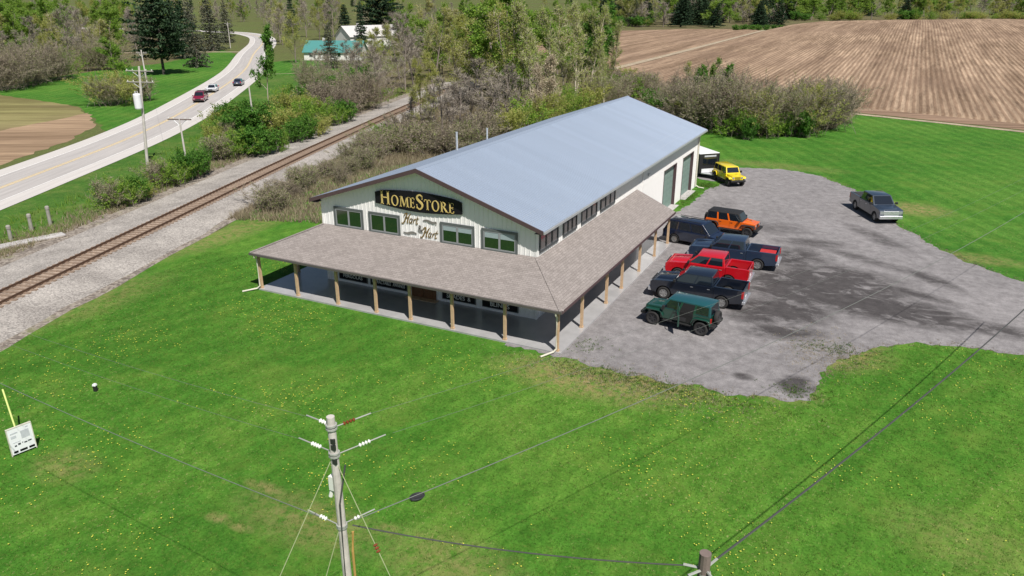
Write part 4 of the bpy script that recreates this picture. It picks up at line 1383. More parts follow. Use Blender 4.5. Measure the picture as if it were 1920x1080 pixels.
def offroader(label, x, y, rz, pm, top_m, rim='rim_dark', open_door=False, flare='black_plastic', r=.415):
    root = thing('off_road_car', label, 'off-road car', (x, y, 0), rz)
    P_, T_, B_ = M[pm], M[top_m], M['black_plastic']
    fa, ra = 1.47, -1.48
    hw = .80
    belt = 1.18
    ar = r + .09
    prof = [(-1.98, .60), (-1.98, belt), (1.02, belt), (1.02, .55), (ra + ar + .05, .55)] + arch(ra, r + .05, ar, 8, 0, 180)
    body(root, prof, hw, P_, 'tub', .035)
    MB().hexa([(1.0, -.70, .58), (1.98, -.60, .62), (1.98, .60, .62), (1.0, .70, .58)], [(1.0, -.70, 1.19), (1.98, -.60, 1.10), (1.98, .60, 1.10), (1.0, .70, 1.19)]).build('hood', P_, root, bevel=.05)
    MB().hexa([(1.05, -.42, 1.17), (1.8, -.36, 1.10), (1.8, .36, 1.10), (1.05, .42, 1.17)], [(1.15, -.34, 1.225), (1.7, -.28, 1.155), (1.7, .28, 1.155), (1.15, .34, 1.225)]).build('hood_bulge', P_, root, bevel=.02)
    # grille with seven slots and round lamps
    MB().box(1.98, 2.03, -.62, .62, .62, 1.11).build('grille', P_, root, bevel=.02)
    for k in range(7):
        c = -.27 + .09 * k
        MB().box(2.022, 2.036, c - .026, c + .026, .70, 1.03).build('grille_slot', M['under'], root)
    for s in (-1, 1):
        MB().lathe([(.001, 0), (.105, 0), (.105, .04), (.001, .05)], 'x', 16, (2.02, s * .46, .93)).build('headlight', M['lamp_clear'], root)
        MB().box(-2.02, -1.97, *sorted((s * .62, s * .79)), .82, 1.08).build('taillight', M['lamp_red'], root, bevel=.01)
    # fenders standing out over the wheels
    for s in (-1, 1):
        a, b = sorted((s * .60, s * .94))
        fp = [(fa - .66, .72), (fa - .52, .98), (fa - .36, 1.02), (fa + .44, 1.0), (fa + .58, .84), (fa + .52, .82), (fa + .40, .95), (fa - .34, .96), (fa - .48, .92), (fa - .60, .70)]
        recalc(MB().prism(fp, 'y', a, b).build('fender', P_ if flare == 'paint' else M[flare], root, bevel=.02))
        a, b = sorted((s * .74, s * .94))
        fp = [(ra - .56, .70), (ra - .50, .94), (ra - .34, 1.03), (ra + .34, 1.03), (ra + .52, .94), (ra + .62, .66), (ra + .56, .66), (ra + .46, .90), (ra + .32, .97), (ra - .32, .97), (ra - .44, .90), (ra - .50, .70)]
        recalc(MB().prism(fp, 'y', a, b).build('fender', P_ if flare == 'paint' else M[flare], root, bevel=.02))
        MB().box(ra + .60, fa - .64, *sorted((s * .72, s * .92)), .44, .52).build('rock_rail', B_, root, bevel=.02)
    MB().box(1.95, 2.28, -.80, .80, .54, .72).build('bumper', B_, root, bevel=.04)
    MB().box(-2.22, -1.95, -.82, .82, .54, .72).build('bumper', B_, root, bevel=.04)
    MB().box(-1.8, 1.9, -.55, .55, .40, .64).build('underbody', M['under'], root)
    # hard top and steep windscreen
    fc = cabin(root, -1.97, 1.0, belt - .01, hw - .03, -1.90, .62, 1.80, .68, P_ if top_m == pm else T_, T_, 'hard_top', .045)
    G = M['car_glass']
    face_pane(root, fc['front'], .07, .93, .12, .90, 'windshield', G)
    face_pane(root, fc['rear'], .10, .90, .14, .88, 'rear_window', G)
    spans = [(.04, .30), (.35, .62), (.67, .96)]
    for sd in ('right', 'left'):
        for k, (u0, u1) in enumerate(spans):
            if sd == 'left':
                u0, u1 = 1 - u1, 1 - u0
            if open_door and sd == 'left' and k == 1:
                continue
            sk = (0, 0, -.02, 0) if sd == 'right' and k == 2 else (0, 0, 0, .02) if sd == 'left' and k == 2 else (0, 0, 0, 0)
            face_pane(root, fc[sd], u0, u1, .10, .86, 'side_window', G, skew=sk)
    if top_m != pm:
        for sd in ('right', 'left'):
            for u in (.325, .645):
                uu = u if sd == 'right' else 1 - u
                face_pane(root, fc[sd], uu - .022, uu + .022, .0, .90, 'door_frame', P_, off=.016, th=.02)
    seams(root, (.92, -.02, -.92), hw, .60, belt - .02)
    handles(root, (.06, -.86), hw, 1.02, B_)
    mirrors(root, .80, hw - .02, belt + .02, B_)
    # spare wheel on the tailgate
    sp = wheel(root, -2.18, 0.0, r, .25, rim)
    sp.location = (-2.16, .05, 1.0)
    sp.rotation_euler = (0, 0, math.pi / 2)
    if open_door:
        # black slabs paint the shaded cabin inside the rear left doorway; door swung out
        face_pane(root, fc['left'], 1 - .62, 1 - .35, .02, .86, 'doorway_shade', M['under'], off=.012)
        MB().box(-.95, -.05, hw - .02, hw + .012, .58, belt + .01).build('doorway_shade', M['under'], root)
        MB().box(-.55, -.15, hw - .3, hw + .02, .62, .86).build('rear_seat', M['bed_liner'], root)
        d = MB().box(-.92, 0, -.03, .05, .0, .60)
        d.box(-.90, -.84, -.01, .03, .6, 1.15).box(-.84, -.06, -.01, .03, 1.09, 1.15).box(-.06, 0.0, -.01, .03, .6, 1.15)
        dd = d.build('door', P_, root, bevel=.015, loc=(-.04, hw + .04, .58))
        dd.rotation_euler = (0, 0, -R(64))
        MB().box(-.86, -.05, -.045, -.031, .05, .55).build('door_trim', M['bed_liner'], dd)
    for ax in (fa, ra):
        for s in (-1, 1):
            wheel(root, ax, s * .79, r, .26, rim)
    return root

def wagon(label, x, y, rz, pm, kind='suv', L=4.95, H=1.76, rim='rim', name=None, roofm=None):
    root = thing(name or kind, label, 'car' if kind != 'suv' else 'suv', (x, y, 0), rz)
    P_ = M[pm]
    hw = .96 if kind == 'suv' else .90
    f = L / 2
    r = .37 if kind == 'suv' else .33
    fa, ra = f - .92, -f + 1.02
    belt = H * .60
    ar = r + .06
    hood0 = f - 1.30
    tail_z = belt - .02
    lo = .34
    prof = [(-f + .06, .48), (-f, .70), (-f + .03, tail_z), (hood0, belt), (f - .35, belt - .14), (f - .06, belt - .28), (f, .66), (f - .06, .42), (fa + ar + .03, lo)] + arch(fa, r, ar, 9, 0, 180) + [(ra + ar + .03, lo)] + arch(ra, r, ar, 9, 0, 180)
    body(root, prof, hw, P_, 'body', .07)
    if kind == 'suv':
        fc = cabin(root, -f + .06, hood0 + .15, belt - .02, hw - .05, -f + .42, hood0 - .62, H, hw - .24, P_, roofm)
    else:
        fc = cabin(root, -f + .55, hood0 + .15, belt - .02, hw - .05, -f + 1.25, hood0 - .62, H, hw - .26, P_, roofm)
    G = M['car_glass']
    face_pane(root, fc['front'], .06, .94, .10, .92, 'windshield', G)
    face_pane(root, fc['rear'], .10, .90, .20, .90, 'rear_window', G)
    for sd in ('right', 'left'):
        for u0, u1 in ((.06, .30), (.33, .60), (.63, .94)):
            if sd == 'left':
                u0, u1 = 1 - u1, 1 - u0
            face_pane(root, fc[sd], u0, u1, .12, .86, 'side_window', G)
    if kind == 'suv':
        for s in (-1, 1):
            MB().tube([(-f + .7, s * (hw - .30), H + .07), (hood0 - .8, s * (hw - .30), H + .07)], .025, 6).build('roof_rail', M['black_plastic'], root)
    seams(root, (hood0 - .2, (hood0 - f) / 2 + .35, -f + 1.35), hw, .45, belt - .05)
    handles(root, ((hood0 - f) / 2 + .42, -f + 1.45), hw, belt - .16, P_)
    mirrors(root, hood0 - .02, hw - .04, belt + .0, P_)
    MB().box(f - .03, f + .02, -.45, .45, .58, .78).build('grille', M['black_plastic'], root, bevel=.02)
    MB().box(f - .12, f + .04, -hw + .06, hw - .06, .40, .54).build('bumper', M['black_plastic'], root, bevel=.03)
    MB().box(-f - .05, -f + .12, -hw + .06, hw - .06, .42, .60).build('bumper', M['black_plastic'], root, bevel=.03)
    for s in (-1, 1):
        MB().box(f - .22, f - .01, *sorted((s * .52, s * (hw - .05))), .68, .82).build('headlight', M['lamp_clear'], root, bevel=.02)
        MB().box(-f - .01, -f + .10, *sorted((s * .66, s * (hw - .02))), .78, 1.02).build('taillight', M['lamp_red'], root, bevel=.02)
    MB().box(-f - .018, -f + .01, -.17, .17, .66, .78).build('licence_plate', M['letter_white'], root)
    MB().box(-f + .3, f - .3, -.7, .7, .24, .5).build('underbody', M['under'], root)
    for ax in (fa, ra):
        for s in (-1, 1):
            wheel(root, ax, s * (hw - .12), r, .23, rim)
    return root

PI = math.pi
offroader('dark green off-road car with its rear door standing open, nearest in the parked row', 5.05, 6.72, PI - .12, 'p_green', 'p_green_sky_sheen', 'rim_dark', True, 'paint')
pickup('black pickup truck with empty bed parked between the green car and the red truck', 4.95, 11.25, PI, 'p_black', 5.9, rim='rim', tonneau=False, cargo=[(-2.3, -1.5, -.2, .5, .22, 'bed_liner')])
pickup('bright red pickup truck with black bed parked in the row', 4.65, 15.2, PI + .02, 'p_red', 5.6, rim='rim', bumper='chrome')
pickup('charcoal blue pickup truck with red and yellow cargo in its bed', 5.50, 19.45, PI + .03, 'p_charcoal', 6.2, 1.97, rim='rim', cargo=[(-2.85, -1.75, -.75, .3, .40, 'cargo_red'), (-1.45, -1.15, .1, .5, .34, 'cargo_yellow')])
wagon('black sport utility vehicle backed against the end of the porch', 2.05, 22.75, -.20, 'p_navy', 'suv', 5.1, 1.84)
offroader('orange off-road car with black hard top parked past the porch', 3.80, 27.15, -.10, 'p_orange', 'black_plastic')
offroader('yellow off-road car parked at an angle by the far corner of the store', -0.25, 45.05, math.atan2(-.79, .61), 'p_yellow', 'p_yellow', flare='paint')
pickup('dark grey pickup truck with chrome grille alone at the far edge of the gravel', 13.97, 38.3, math.atan2(-.89, .45), 'p_grey', 6.1, 2.0, grille='chrome', tonneau=True)
wagon('maroon sport utility vehicle leading a white car down the road', -100.6, 67.2, math.atan2(-51, 38), 'p_maroon', 'suv', 4.9, 1.8, name='suv')
wagon('white sedan following the maroon vehicle on the road', -110.2, 79.0, math.atan2(-51, 38), 'p_white', 'sedan', 4.7, 1.46, name='sedan')
wagon('dark blue sedan alone on the road, farthest of the moving cars', -114.2, 90.0, math.atan2(51, -38), 'p_blue', 'sedan', 4.7, 1.46, name='sedan')

# enclosed trailer behind the far corner
tr = thing('cargo_trailer', 'black enclosed cargo trailer with white roof and lower panel behind the store corner', 'trailer', (-4.05, 48.0, 0), math.atan2(-.72, .69))
MB().box(-2.4, 1.95, -1.18, 1.18, .48, 2.52).build('body', M['black_plastic'], tr, bevel=.03)
MB().box(-2.41, 1.96, -1.19, 1.19, 2.52, 2.60).build('roof', M['can_white'], tr, bevel=.04)
MB().box(1.951, 1.975, -.85, 1.0, .55, .95).build('stone_guard', M['can_white'], tr)
for s in (-1, 1):
    MB().box(1.93, 1.99, *sorted((s * 1.10, s * 1.20)), .48, 2.5).build('corner_post', M['black_plastic'], tr)
    MB().box(-1.1, .1, *sorted((s * 1.18, s * 1.24)), .60, .84).build('fender', M['galv'], tr, bevel=.04)
MB().box(1.952, 1.97, -.75, .9, 1.35, 2.15).build('front_window', M['car_glass'], tr)
MB().box(1.952, 1.965, -.6, .8, 2.2, 2.36).build('lettering', M['print_grey'], tr)
MB().add([(1.9, -.9, .44), (3.1, -.05, .44), (3.1, .05, .44), (1.9, .9, .44), (1.9, -.9, .52), (3.1, -.05, .52), (3.1, .05, .52), (1.9, .9, .52)], [(0, 3, 2, 1), (4, 5, 6, 7), (0, 1, 5, 4), (1, 2, 6, 5), (2, 3, 7, 6), (3, 0, 4, 7)]).build('tongue', M['galv'], tr)
for ax in (-.85, -.15):
    for s in (-1, 1):
        wheel(tr, ax, s * 1.08, .33, .2, 'rim')

# ---------------------------------------------------------------- poles and overhead lines
def insulator(mb, p, d, n, r, step=.075):
    """string of sheds along d from p"""
    p, d = Vector(p), Vector(d).normalized()
    for k in range(n):
        c = p + d * step * k
        mb.tube([c - d * .028, c, c + d * .028], [r * .45, r, r * .45], 10)
    return p + d * step * (n - 1)
def pole(name, label, base, top, r0, r1, mat, arms=(), loc_group=None):
    b = Vector(base)
    root = thing(name, label, 'utility pole', base)
    t = Vector(top) - b
    MB().tube([(0, 0, -.3), tuple(t * .5), tuple(t)], [r0, (r0 + r1) / 2, r1], 12).build('shaft', mat, root, smooth=False)
    return root, t
P1 = Vector((5.0, -23.9, 10.0))
DR, DL = Vector((.39, .92, 0)).normalized(), Vector((-1.0, .10, 0)).normalized()
root, t = pole('utility_pole', 'weathered grey wooden utility pole with insulators rising from the bottom of the view', (5.06, -23.86, 0), P1, .118, .088, M['pole_wood'])
def at1(z):
    return (P1 - Vector((5.06, -23.86, 0))) * (z / 10.0)
for z, d, mt, nsh, start in ((9.72, DR, 'brown_glaze', 4, .30), (9.80, DL, 'porcelain', 3, .16), (9.05, DR, 'porcelain', 4, .62), (9.12, DL, 'porcelain', 4, .42), (7.25, DR, 'porcelain', 2, .34), (7.2, DL, 'porcelain', 3, .5)):
    mb = MB()
    p = at1(z)
    e = insulator(mb, p + d * start, d, nsh, .05)
    mb.build('insulator', M[mt], root)
    k = MB().tube([p, p + d * start], .014, 6).tube([e, e + d * .42], .016, 6)
    k.tube([p + Vector((0, 0, -.02)), p + Vector((0, 0, .02))], .125, 10)
    k.build('clamp', M['hardware'], root)
for z in (8.95, 9.45, 9.3):
    MB().box(-.05, .05, -.13, -.08, z - .06, z + .06).build('bolt_plate', M['rim_dark'], root)
mb = MB().box(-.24, -.12, -.10, .06, 8.15, 8.5)
mb.tube([(-.2, -.02, 8.2), (-.26, -.05, 7.95)], .05, 8)
mb.build('cutout_switch', M['porcelain'], root)
MB().tube([(.13, .06, 8.8), (.05, -.13, 7.9), (.0, -.15, 5.0), (.0, -.16, 0)], .02, 6).build('ground_wire', M['wire'], root)
MB().tube([(.20, .03, 7.1), (.19, -.02, 6.6), (.19, -.02, 0)], .03, 8).build('cable_guard', M['orange_pvc'], root)

root, t = pole('utility_pole', 'dark wooden pole whose top just shows at the bottom edge right of centre', (12.62, -22.1, 0), (12.6, -22.1, 8.0), .15, .118, M['pole_dark'])
mb = MB()
for d in (Vector((.35, .93, 0)), Vector((-1, -.15, 0)), Vector((-.6, -.8, 0)), Vector((.7, -.7, 0))):
    mb.tube([Vector((0, 0, 7.62)), Vector((0, 0, 7.62)) + d.normalized() * .42], .03, 6)
mb.tube([(0, 0, 7.5), (0, 0, 7.54)], .128, 12)
mb.build('clamp', M['hardware'], root)

def sagging(a, b, sag, r, n=28):
    a, b = Vector(a), Vector(b)
    pts = []
    for i in range(n + 1):
        k = i / n
        p = a.lerp(b, k)
        p.z -= sag * 4 * k * (1 - k)
        pts.append(p)
    return pts
def wire(label, a, b, sag, r, mat='wire', group=None):
    pts = sagging(a, b, sag, r)
    o = Vector(a)
    ob = MB().tube([p - o for p in pts], r, 5).build('overhead_wire', M[mat], loc=tuple(o))
    return tag(ob, label, 'wire', group)
q = P1
wire('upper wire running right from the brown insulator of the grey pole', (5.3, -23.1, 9.7), (26, 26, 9.5), 1.0, .0035, 'wire_alu')
wire('second wire running right from the pale insulator of the grey pole', (5.6, -22.6, 9.05), (26.2, 26, 8.9), 1.0, .0035, 'wire_alu')
wire('thick service cable running right from the grey pole over the gravel', (5.2, -23.6, 7.25), (26, 26, 7.3), 1.0, .012, 'wire_alu')
wire('upper wire leaving the grey pole to the left edge', (4.6, -23.85, 9.8), (-40, -19.5, 9.8), 1.2, .0035, 'wire_alu')
wire('second wire leaving the grey pole to the left edge', (4.3, -23.8, 9.12), (-40, -19.5, 9.2), 1.2, .0035, 'wire_alu')
wire('lower cable leaving the grey pole to the left edge', (4.4, -23.85, 7.2), (-40, -19.5, 7.5), 1.0, .010, 'wire_alu')
wire('cable strung between the grey pole and the dark pole', (5.2, -23.75, 7.2), (12.3, -22.15, 7.62), .18, .016, 'wire')
wire('dark double cable running right from the dark pole across the drive', (12.75, -21.75, 7.62), (25, 12, 7.3), .6, .024, 'wire')
wire('guy wire slanting down right from the grey pole', (5.02, -23.9, 8.95), (10.0, -24.5, 0), 0, .009, 'guy')
wire('guy wire slanting down left from the grey pole', (4.95, -23.95, 8.95), (2.8, -29.1, 0), 0, .009, 'guy')
wire('steep guy wire beside the shaft of the grey pole', (5.0, -23.95, 7.2), (3.9, -26.6, 0), 0, .009, 'guy')
tagp = sagging((5.02, -23.9, 8.95), (10.0, -24.5, 0), 0, .1, 20)
mb = MB()
insulator(mb, tagp[4], tagp[5] - tagp[4], 3, .06)
tag(mb.build('guy_insulator', M['brown_glaze']), 'small red-brown insulator on the right guy wire of the grey pole', 'insulator')
sp = sagging((5.2, -23.6, 7.25), (26, 26, 7.3), 1.0, .1, 100)
i0 = 3
d = (sp[i0 + 1] - sp[i0]).normalized()
mb = MB()
c0 = sp[i0]
sd = Vector((-d.y, d.x, 0))
for k in range(3):
    ring = []
    for j in range(15):
        a = 2 * math.pi * j / 14
        ring.append(c0 - Vector((0, 0, .04 + .03 * k)) + d * math.cos(a) * (.19 - .03 * k) + sd * math.sin(a) * (.12 - .02 * k))
    mb.tube(ring, .022, 6, False)
mb.tube([c0 - d * .17 - Vector((0, 0, .07)), c0 + d * .17 - Vector((0, 0, .07))], [.05, .05], 8)
tag(mb.build('cable_coil', M['rim_dark']), 'dark coiled slack of cable hanging on the service cable', 'cable coil')

# roadside poles
def crossarm_pole(label, base, top, arms, mat, trans=None, r=.15):
    root, t = pole('utility_pole', label, base, top, r, r * .7, mat)
    for (z, half, rz, m_) in arms:
        c = t * (z / t.z)
        dx, dy = math.cos(rz) * half, math.sin(rz) * half
        mb = MB()
        mb.tube([c + Vector((-dx, -dy, 0)), c + Vector((dx, dy, 0))], .075, 6)
        mb.build('crossarm', M[m_], root)
        for s in (-.92, -.5, .5, .92):
            ib = MB()
            insulator(ib, c + Vector((dx * s, dy * s, .1)), (0, 0, 1), 2, .07)
            ib.build('insulator', M['porcelain'], root)
        MB().tube([c + Vector((dx * .6, dy * .6, 0)), c - Vector((0, 0, .7))], .025, 5).tube([c - Vector((dx * .6, dy * .6, 0)), c - Vector((0, 0, .7))], .025, 5).build('arm_brace', M['galv'], root)
    if trans:
        z, off = trans
        c = t * (z / t.z) + Vector(off)
        mb = MB().lathe([(.001, -.85), (.36, -.85), (.40, -.75), (.40, .70), (.36, .78), (.30, .82), (.001, .86)], 'z', 18, tuple(c))
        mb.build('transformer', M['can_white'], root, smooth=False)
        b2 = MB()
        for a in (-.18, .18):
            insulator(b2, c + Vector((a, 0, .9)), (0, 0, 1), 3, .06)
        b2.build('bushing', M['porcelain'], root)
    return root
crossarm_pole('pale leaning roadside pole with white transformer drum and crossarms', (-62.1, 24.2, 0), (-61.2, 24.6, 10.9), [(10.4, 1.7, .25, 'crossarm'), (9.2, 1.7, .25, 'crossarm')], M['pole_wood'], (7.2, (-.05, -.5, 0)), .17)
crossarm_pole('grey pole standing behind the transformer pole across the road', (-112.4, 65.7, 0), (-112.8, 65.9, 8.8), [(8.2, 1.0, .3, 'crossarm')], M['pole_wood'], None, .16)
crossarm_pole('short grey pole with a single crossarm rising from the trackside bushes', (-55.2, 23.9, 0), (-55.4, 24.0, 5.7), [(5.6, 1.35, .35, 'pole_dark')], M['pole_wood'], None, .12)
crossarm_pole('bare wooden post of a pole among bushes by the green tree', (-69.9, 49.1, 0), (-70.0, 49.1, 6.0), [], M['pole_wood'], None, .14)
crossarm_pole('far slim pole beside the side road at the bend', (-210.8, 181.6, 0), (-210.8, 181.6, 9), [(8.5, 1.2, .2, 'crossarm')], M['pole_wood'], None, .16)
for z, o in ((10.6, -1.5), (10.6, 1.5)):
    wire('wire carried %s by the transformer pole along the road' % ('on the left arm end' if o < 0 else 'on the right arm end'), (-61.2 + o, 24.6 + o * .25, z), (-112.8 + o * .5, 65.9 + o * .2, 8.5), 1.0, .010, 'wire_alu')

# ---------------------------------------------------------------- small things on the grass
sb = thing('notice_board', 'tilted white notice board with dark print low on the left lawn', 'notice board', (-16.4, -19.15, 0), R(78))
sb.scale = (.84, .9, .80)
brd = MB().box(-.55, .55, -.035, .035, .12, 1.62).build('board', M['board_white'], sb, bevel=.01)
edge = MB().box(-.58, -.54, -.045, .045, .05, 1.64).box(.54, .58, -.045, .045, .05, 1.64).box(-.58, .58, -.045, .045, 1.62, 1.66)
edge.build('frame', M['downspout'], sb)
for x0, x1 in ((-.46, -.26), (-.18, .16), (.24, .50)):
    MB().box(x0, x1, -.044, -.036, .20, .32).build('print', M['sign_black'], sb)
for x0, x1, z0, z1 in ((-.36, -.26, .56, .64), (-.20, -.08, .60, .70), (-.02, .04, .66, .70), (.08, .22, .60, .67), (.26, .42, .62, .69)):
    MB().box(x0, x1, -.044, -.036, z0, z1).build('print', M['frame_dark'], sb)
for x0, x1, z0, z1 in ((-.44, -.1, 1.3, 1.38), (.02, .4, .9, 1.35), (-.44, -.2, 1.05, 1.2), (.28, .40, 1.45, 1.52), (-.40, -.05, .78, .82)):
    MB().box(x0, x1, -.041, -.036, z0, z1).build('print', M['print_grey'], sb)
for x in (-.22, .22):
    MB().box(x - .03, x + .03, .036, .09, -.1, 1.3).build('post', M['timber'], sb)
o = MB().tube([(0, 0, 0), (-1.62, 0.67, 2.1)], .038, 8).build('guy_guard', M['guard_yellow'], loc=(-16.95, -18.95, 0))
tag(o, 'slanted yellow guy-wire guard behind the white notice board', 'guy guard')
bxr = thing('utility_pedestal', 'small white and black utility box standing alone on the left lawn', 'utility box', (-18.6, -14.2, 0), .3)
bxr.scale = (.72, .72, .72)
MB().box(-.11, .11, -.11, .11, 0, .42).build('body', M['black_plastic'], bxr, bevel=.02)
MB().hexa([(-.13, -.13, .42), (.13, -.13, .42), (.13, .13, .42), (-.13, .13, .42)], [(-.10, -.10, .56), (.10, -.10, .56), (.10, .10, .56), (-.10, .10, .56)]).build('cap', M['can_white'], bxr, bevel=.02)
for (x, y, h), lab in zip(((-47.1, -0.8, .95), (-48.2, 1.6, 1.15), (-48.3, 3.3, 1.4)), ('lowest of three pale marker posts beside the ballast', 'middle of three pale marker posts beside the ballast', 'tallest of three pale marker posts beside the ballast')):
    r_ = thing('marker_post', lab, 'post', (x, y, 0))
    MB().tube([(0, 0, -.1), (.03, 0, h)], [.15, .14], 10).build('shaft', M['crossarm'], r_)
    MB().lathe([(.001, 0), (.17, 0), (.17, .20), (.12, .28), (.001, .3)], 'z', 12, (.03, 0, h)).build('cap', M['crossarm'], r_)
cu = thing('culvert_slab', 'pale concrete culvert slab sunk beside the ballast', 'slab', (-45.2, -.6, 0), R(75))
MB().box(-2.4, 2.6, -.5, .45, -.1, .22).build('slab', M['concrete'], cu, bevel=.04)
MB().box(-2.4, 2.6, -.62, -.5, -.1, .10).build('lip', M['ballast_edge'], cu)
tag(MB().tube([(-5.2, 0, 0), (5.4, 1.2, .15)], [.14, .07], 8).build('fallen_trunk', M['l_pale'], loc=(-74, 66, 1.2)), 'pale fallen trunk lying in the scrub by the green tree', 'fallen trunk')
dg = thing('roadside_marker', 'small dark marker with pale foot at the edge of the road', 'marker', (-89.5, 62.5, 0))
MB().box(-.06, .06, -.3, .3, .25, .6).build('plate', M['pole_dark'], dg)
MB().box(-.05, .05, -.05, .05, -.05, .3).build('stake', M['downspout'], dg)

# ---------------------------------------------------------------- houses half hidden by the trees
def house(name, label, x, y, rz, L, W, hw, hr, roofm, wallm):
    root = thing(name, label, 'house', (x, y, 0), rz)
    recalc(MB().prism([(-W / 2, 0), (W / 2, 0), (W / 2, hw), (0, hr - .15), (-W / 2, hw)], 'x', -L / 2, L / 2).build('wall', wallm, root))
    for s in (-1, 1):
        e = s * (W / 2 + .5)
        ez = hw - .5 * (hr - hw) / (W / 2)
        n = 8
        d = MB().prism([(0, hr), (e, ez), (e, ez - .14), (0, hr - .14)], 'x', -L / 2 - .4, L / 2 + .4)
        recalc(d.build('roof', roofm, root))
    for i in range(4):
        cx = -L / 2 + L * (i + .5) / 4
        for s in (-1, 1):
            a, b = sorted((s * (W / 2), s * (W / 2 + .06)))
            w = MB().box(cx - .6, cx + .6, a, b, .9, 2.2).build('window', M['letter_white'], root)
            a, b = sorted((s * (W / 2 + .05), s * (W / 2 + .075)))
            MB().box(cx - .5, cx + .5, a, b, 1.0, 2.1).build('pane', M['car_glass'], w)
    MB().box(L / 2, L / 2 + .07, -.5, .5, 0, 2.1).build('door', M['door_wood'], root)
    MB().box(-L * .2 - .35, -L * .2 + .35, -.35, .35, hr - .6, hr + .8).build('chimney', M['house_roof'], root)
    return root
house('house', 'low house with teal green metal roof among the roadside trees', -142.5, 158.0, R(25), 17, 10, 2.6, 5.4, M['roof_teal'], M['house_white'])
house('house', 'white house with pale roof behind the teal-roofed house', -172, 214, R(68), 22, 11, 4.2, 7.6, M['house_roof'], M['house_white'])
pv = thing('parked_camper', 'white camper parked beside the white house under the trees', 'camper', (-160, 222, 0), R(20))
MB().box(-3.6, 3.6, -1.25, 1.25, .6, 3.1).build('body', M['p_white'], pv, bevel=.15)
for k in range(3):
    MB().box(-2.8 + k * 2, -1.6 + k * 2, -1.27, -1.25, 1.7, 2.4).build('window', M['car_glass'], pv)
for ax in (-1.2, 1.6):
    for s in (-1, 1):
        wheel(pv, ax, s * 1.12, .38, .22, 'rim')

# ---------------------------------------------------------------- vegetation: a few grown prototypes, then individual copies
class Grow:
    """numpy-free branch builder: collects tubes for wood and flat slivers / leaf faces for the crown"""
    def __init__(self, seed):
        self.r = random.Random(seed)
        self.wood = MB()
        self.v, self.f, self.mi = [], [], []
    def twig(self, p, d, L, w):
        a = d.orthogonal().normalized()
        a = (a * math.cos(self.r.uniform(0, 6.28)) + d.cross(a) * math.sin(self.r.uniform(0, 6.28)))
        if a.length < .1:
            a = d.orthogonal()
        a = a.normalized() * w / 2
        e = p + d * L
        o = len(self.v)
        self.v += [tuple(p - a), tuple(p + a), tuple(e + a * .5), tuple(e - a * .5)]
        self.f.append((o, o + 1, o + 2, o + 3))
        self.mi.append(1)
    def leaf(self, p, s, flat=0.0):
        r = self.r
        n = Vector((r.gauss(0, 1), r.gauss(0, 1), r.gauss(0, 1) + flat)).normalized()
        a = n.orthogonal().normalized()
        b = n.cross(a)
        t = r.uniform(0, 6.28)
        a, b = a * math.cos(t) + b * math.sin(t), b * math.cos(t) - a * math.sin(t)
        a *= s * r.uniform(.7, 1.3) / 2
        b *= s * r.uniform(.5, 1.0) / 2
        o = len(self.v)
        self.v += [tuple(p - a), tuple(p + b * .9), tuple(p + a), tuple(p - b)]
        self.f.append((o, o + 1, o + 2, o + 3))
        self.mi.append(0)
    def rdir(self, d, spread):
        r = self.r
        q = Vector((r.gauss(0, 1), r.gauss(0, 1), r.gauss(0, 1)))
        q = (q - d * q.dot(d)).normalized()
        return (d * math.cos(spread) + q * math.sin(spread)).normalized()
    def limb(self, p, d, L, rad, sides, n, up=.06, wig=.14):
        pts, rr = [p], [rad]
        for i in range(n):
            d = (d + Vector((self.r.gauss(0, wig), self.r.gauss(0, wig), self.r.gauss(0, wig) + up))).normalized()
            p = p + d * (L / n)
            pts.append(p)
            rr.append(rad * (1 - .82 * (i + 1) / n))
        self.wood.tube(pts, rr, sides, False)
        return pts, d
    def meshes(self, nm, bark, leafm, twigm=None):
        w = self.wood.mesh('trunk', bark, True)
        me = bpy.data.meshes.new('crown')
        me.from_pydata(self.v, [], self.f)
        me.materials.append(leafm)
        me.materials.append(twigm or leafm)
        me.polygons.foreach_set('material_index', self.mi)
        me.update()
        return w, me
def along_pts(pts, t):
    k = t * (len(pts) - 1)
    i = min(int(k), len(pts) - 2)
    return pts[i].lerp(pts[i + 1], k - i), (pts[i + 1] - pts[i]).normalized()
